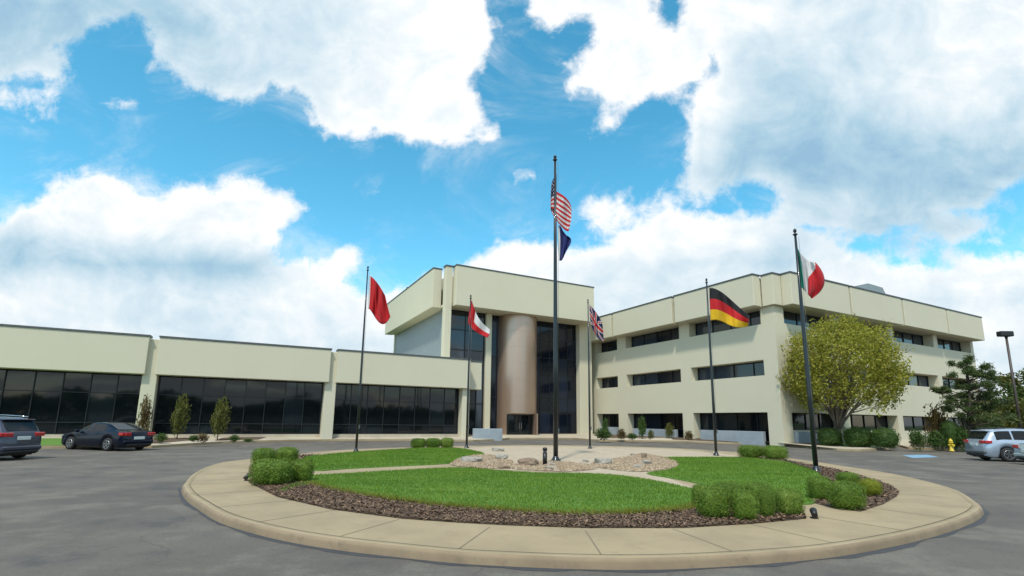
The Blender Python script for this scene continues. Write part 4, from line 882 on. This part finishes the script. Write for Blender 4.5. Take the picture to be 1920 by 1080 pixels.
# blue bay marking
mk = [at(x, y, .005) for x, y in ((1692,853.5),(1738,852.5),(1760,857),(1712,858.5))]
m_ = MB().add(mk, [(0, 1, 2, 3)]); tag(m_.build('parking_marking', BLUEP), 'faded pale blue bay marking on the asphalt', 'road marking')

# ------------------------------------------------------------------ cars
def lerp(a, b, t): return a+(b-a)*t
def interp(x, pts): return float(np.interp(x, [p[0] for p in pts], [p[1] for p in pts]))
def make_car(loc, head, spec, label, pm):
    """car frame: x forward from the middle, y to the left, z up"""
    e = empty('parked_car', loc, head, label, 'car', 'cars parked in front of the building')
    c, sn = math.cos(head), math.sin(head); fn = lambda x, y, z: np.array([loc[0]+c*x-sn*y, loc[1]+sn*x+c*y, loc[2]+z])
    L2, Wd, belt, roof, hood = spec['L']/2, spec['W']/2, spec['belt'], spec['roof'], spec['hood']
    N = 46; xs = np.linspace(-L2, L2, N); wr = spec['wr']; xw = spec['xw']
    def half(x):
        t = abs(x)/L2; return Wd*(1-.05*t**2-.17*max(0, (t-.86)/.14)**2)
    def bottom(x):
        z = .20+(.10*max(0, (abs(x)/L2-.88)/.12))
        for w in xw:
            d = abs(x-w); R = wr+.055
            if d < R: z = max(z, wr+math.sqrt(R*R-d*d)-.01)
        return z
    K = 11; V = []
    for x in xs:
        w = half(x); zb = bottom(x); zl = interp(x, belt); zr = interp(x, roof); zr = max(zr, zl+.012)
        g = min(1, max(0, (zr-zl)/.42)); zm = max(zb+.02, lerp(zb, zl, .5)); zt = max(zb+.04, zl)
        wt = w*lerp(.80, .74, g) if g > .05 else w*.80
        wt = w*lerp(.86, .74, g)
        ring = [(w*.90, zb), (w*.985, min(zb+.08, zt)), (w, zm), (w*.985, lerp(zm, zt, .7)), (w*.94, zt), (lerp(w*.94, wt, .5), lerp(zt, zr, .52)), (wt, lerp(zt, zr, .90)), (wt*.86, lerp(zt, zr, .985)), (wt*.5, zr+.012), (0, zr+.02)]
        V += [fn(x, y, z) for y, z in ring]+[fn(x, -y, z) for y, z in ring[:-1][::-1]]
    n = 19; F = [(i*n+j, (i+1)*n+j, (i+1)*n+j+1, i*n+j+1) for i in range(N-1) for j in range(n-1)]
    F += [tuple(range(n)), tuple(range((N-1)*n+n-1, (N-1)*n-1, -1))]
    m_ = MB().add(V, F, 0, True); body = m_.build('body', pm, e)
    # glass: side panes and screens, offset from the shell
    def shell(x, side, f):    # f 0 at belt, 1 at roof rail
        w = half(x); zl = interp(x, belt); zr = max(interp(x, roof), zl+.012); g = min(1, max(0, (zr-zl)/.42)); wt = w*lerp(.86, .74, g)
        y = lerp(w*.94, lerp(w*.94, wt, .5), f/.52) if f < .52 else lerp(lerp(w*.94, wt, .5), wt, (f-.52)/.38)
        return fn(x, side*(y+.006), lerp(zl, zr, f))
    for side in (1, -1):
        for a0, a1 in spec['panes']:
            g_ = MB(); q = 8; top = .84
            xsq = np.linspace(a0, a1, q); VV_ = []
            for x in xsq:
                VV_ += [shell(x, side, f) for f in (.10, .35, .6, top)]
            g_.add(VV_, [(i*4+j, (i+1)*4+j, (i+1)*4+j+1, i*4+j+1) for i in range(q-1) for j in range(3)], 0, True); g_.build('side_window', CARGLASS, e)
        # door seam and handle
        for hx_ in spec['handles']: MB().box((hx_-.09, side*(half(hx_)*.99), interp(hx_, belt)-.13), (hx_+.09, side*(half(hx_)*.99+.022), interp(hx_, belt)-.10), fn).build('door_handle', pm, e)
        mx = spec['mirror']; MB().bbox((mx-.08, side*half(mx)*.98-.0, interp(mx, belt)+.0), (mx+.08, side*(half(mx)*.98+side*side*.2), interp(mx, belt)+.13), .03, fn).build('mirror', pm, e)
    for nm, (a0, a1) in (('rear_window', spec['rear']), ('windscreen', spec['front'])):
        g_ = MB(); q = 7; VV_ = []
        for i, x in enumerate(np.linspace(a0, a1, q)):
            zl = interp(x, belt); zr = max(interp(x, roof), zl+.012); g = min(1, max(0, (zr-zl)/.42)); wt = half(x)*lerp(.86, .74, g)*.9
            dz = .026
            VV_ += [fn(x+(-.012 if nm == 'rear_window' else .012), y*wt, lerp(zl, zr, .985 if abs(y) > .9 else 1)+dz) for y in (-1, -.5, 0, .5, 1)]
        g_.add(VV_, [(i*5+j, (i+1)*5+j, (i+1)*5+j+1, i*5+j+1) for i in range(q-1) for j in range(4)], 0, True); g_.build(nm, CARGLASS, e)
    # tail: lamps, plate, bumper trim
    xr = -L2
    for side in (1, -1):
        zt_ = spec['lamp']; m_ = MB().bbox((xr-.02, side*Wd*.48 if side < 0 else side*Wd*.40, zt_-.09), (xr+.10, side*Wd*.84 if side > 0 else side*Wd*.84, zt_+.09), .02, fn) if False else MB().bbox((xr-.025, min(side*Wd*.45, side*Wd*.80), zt_-.085), (xr+.16, max(side*Wd*.45, side*Wd*.80), zt_+.085), .025, fn).bbox((xr+.02, min(side*Wd*.70, side*(half(xr+.2)+.012)), zt_-.075), (xr+.34, max(side*Wd*.70, side*(half(xr+.2)+.012)), zt_+.085), .025, fn)
        m_.build('tail_light', TAIL, e)
        MB().bbox((L2-.22, min(side*Wd*.5, side*Wd*.86), .60), (L2+.004, max(side*Wd*.5, side*Wd*.86), .74), .03, fn).build('headlight', CHROME, e)
    MB().bbox((xr-.03, -.27, spec['plate']-.07), (xr+.02, .27, spec['plate']+.07), .008, fn).build('number_plate', PLATE, e)
    MB().bbox((xr-.05, -Wd*.84, .38), (xr+.3, Wd*.84, .56), .05, fn).build('rear_bumper', spec.get('bump', pm), e)
    MB().bbox((xr-.055, -Wd*.70, .27), (xr+.2, Wd*.70, .375), .03, fn).build('valance', BLACK, e)
    MB().box((-L2+.35, -Wd*.82, .16), (L2-.35, Wd*.82, .5), fn).build('underbody', BLACK, e)
    for w in xw:
        for side in (1, -1):
            cy = side*(Wd-.12)
            axf = lambda r, th, h: fn(w+r*math.cos(th), cy+side*(h-.11), wr+r*math.sin(th))
            MB().lathe(None, [(wr*.62, 0), (wr*.94, 0), (wr, .04), (wr, .19), (wr*.93, .225), (wr*.66, .225)], 28, ax=axf).build('wheel', TYRE, e)
            wl = list(e.children)[-1]
            rm = MB().lathe(None, [(wr*.64, .19), (wr*.66, .228), (wr*.60, .235), (wr*.57, .20), (wr*.1, .215)], 28, ax=axf)
            for k in range(5):
                a = 2*math.pi*k/5+.3; p = [axf(r, a+o, h) for r, o, h in ((wr*.08, -.6, .232), (wr*.6, -.13, .232), (wr*.6, .13, .232), (wr*.08, .6, .232))]; rm.add(p, [(0, 1, 2, 3)])
            rm.build('rim', RIM, wl)
    if spec.get('rails'):
        for side in (1, -1): MB().tube([fn(x, side*Wd*.66, interp(x, roof)+.05) for x in np.linspace(*spec['rails'], 6)], .02, 6).build('roof_rail', spec.get('railm', BLACK), e)
    if spec.get('spoiler'):
        x = spec['spoiler']; MB().bbox((x-.16, -Wd*.66, interp(x, roof)-.01), (x+.2, Wd*.66, interp(x, roof)+.045), .02, fn).build('roof_spoiler', pm, e)
    return e
SEDAN = dict(L=4.75, W=1.84, wr=.335, xw=(-1.36, 1.42), belt=[(-2.375, .92), (-1.9, 1.0), (-.6, .97), (1.0, .92), (2.1, .78), (2.375, .62)], roof=[(-2.375, .96), (-1.75, 1.05), (-.85, 1.40), (-.3, 1.455), (.25, 1.43), (1.15, 1.0), (1.35, .97), (2.15, .84), (2.375, .66)],
  panes=[(-.98, -.18), (-.12, .78)], handles=(-.55, .35), mirror=.85, rear=(-1.72, -.92), front=(.32, 1.12), lamp=.86, plate=.66, hood=.9)
SUV = dict(L=4.75, W=1.92, wr=.37, xw=(-1.40, 1.42), belt=[(-2.375, .98), (-1.5, 1.10), (.9, 1.04), (1.2, 1.02), (2.1, .93), (2.375, .75)], roof=[(-2.375, 1.02), (-2.30, 1.12), (-1.98, 1.56), (-1.7, 1.67), (-.6, 1.72), (.15, 1.68), (1.1, 1.14), (1.3, 1.08), (2.15, .97), (2.375, .78)],
  panes=[(-1.82, -1.12), (-1.04, -.16), (-.10, .72)], handles=(-.75, .25), mirror=.85, rear=(-2.29, -1.98), front=(.25, 1.06), lamp=1.0, plate=.86, hood=1.0, rails=(-1.75, .1), spoiler=-1.95, bump=BLACK)
def place(pxy, corner, headv, spec, label, pm):
    """put the car so that its named bottom point sits on the pixel"""
    p = at(*pxy, 0.0); h = np.array([headv[0], headv[1], 0]); h /= np.linalg.norm(h); l = np.array([-h[1], h[0], 0]); x, y = corner
    make_car(tuple(p-h*x-l*y), math.atan2(h[1], h[0]), spec, label, pm)
SH = dict(SEDAN)
place((197,846), (-1.36, .92), (-.95, .31), SEDAN, 'dark navy saloon parked beside the low wing lawn', NAVY)
S1 = dict(SUV); S1['bump'] = GREYP; S1['railm'] = CHROME
place((36,859), (-1.5, -.80), (-1, .04), S1, 'slate grey estate car cut off by the left edge', GREYP)
S2 = dict(SUV); S2['bump'] = plain('grey_bumper_plastic', (.10, .11, .12), .6)
place((1895,866.5), (-1.40, -.96), (.97, -.20), S2, 'silver crossover car parked at the right edge', SILV)
place((1907,870), (-2.25, .86), (.97, -.2), SEDAN, 'pale car of which only a corner shows at the right edge', SILV2)

# wood across the road behind the viewer: it shows as the dark band in the window walls
n = 26000; X = -90+220*RNG.random(n); top = np.array([5.5+3.2*mnoise.noise(Vector((x*.06, 1, 0)))+2.4*mnoise.noise(Vector((x*.22, 5, 0))) for x in X]); C = np.stack([X, -48-10*RNG.random(n), np.maximum(.3, top*RNG.random(n)**.7)], 1)
V = leaf_quads(C, .55); tag(np_mesh('woodland', V, np.arange(len(V)).reshape(-1, 4), DK_LEAF), 'far belt of dark trees mirrored in the window walls', 'woodland', kind='stuff')
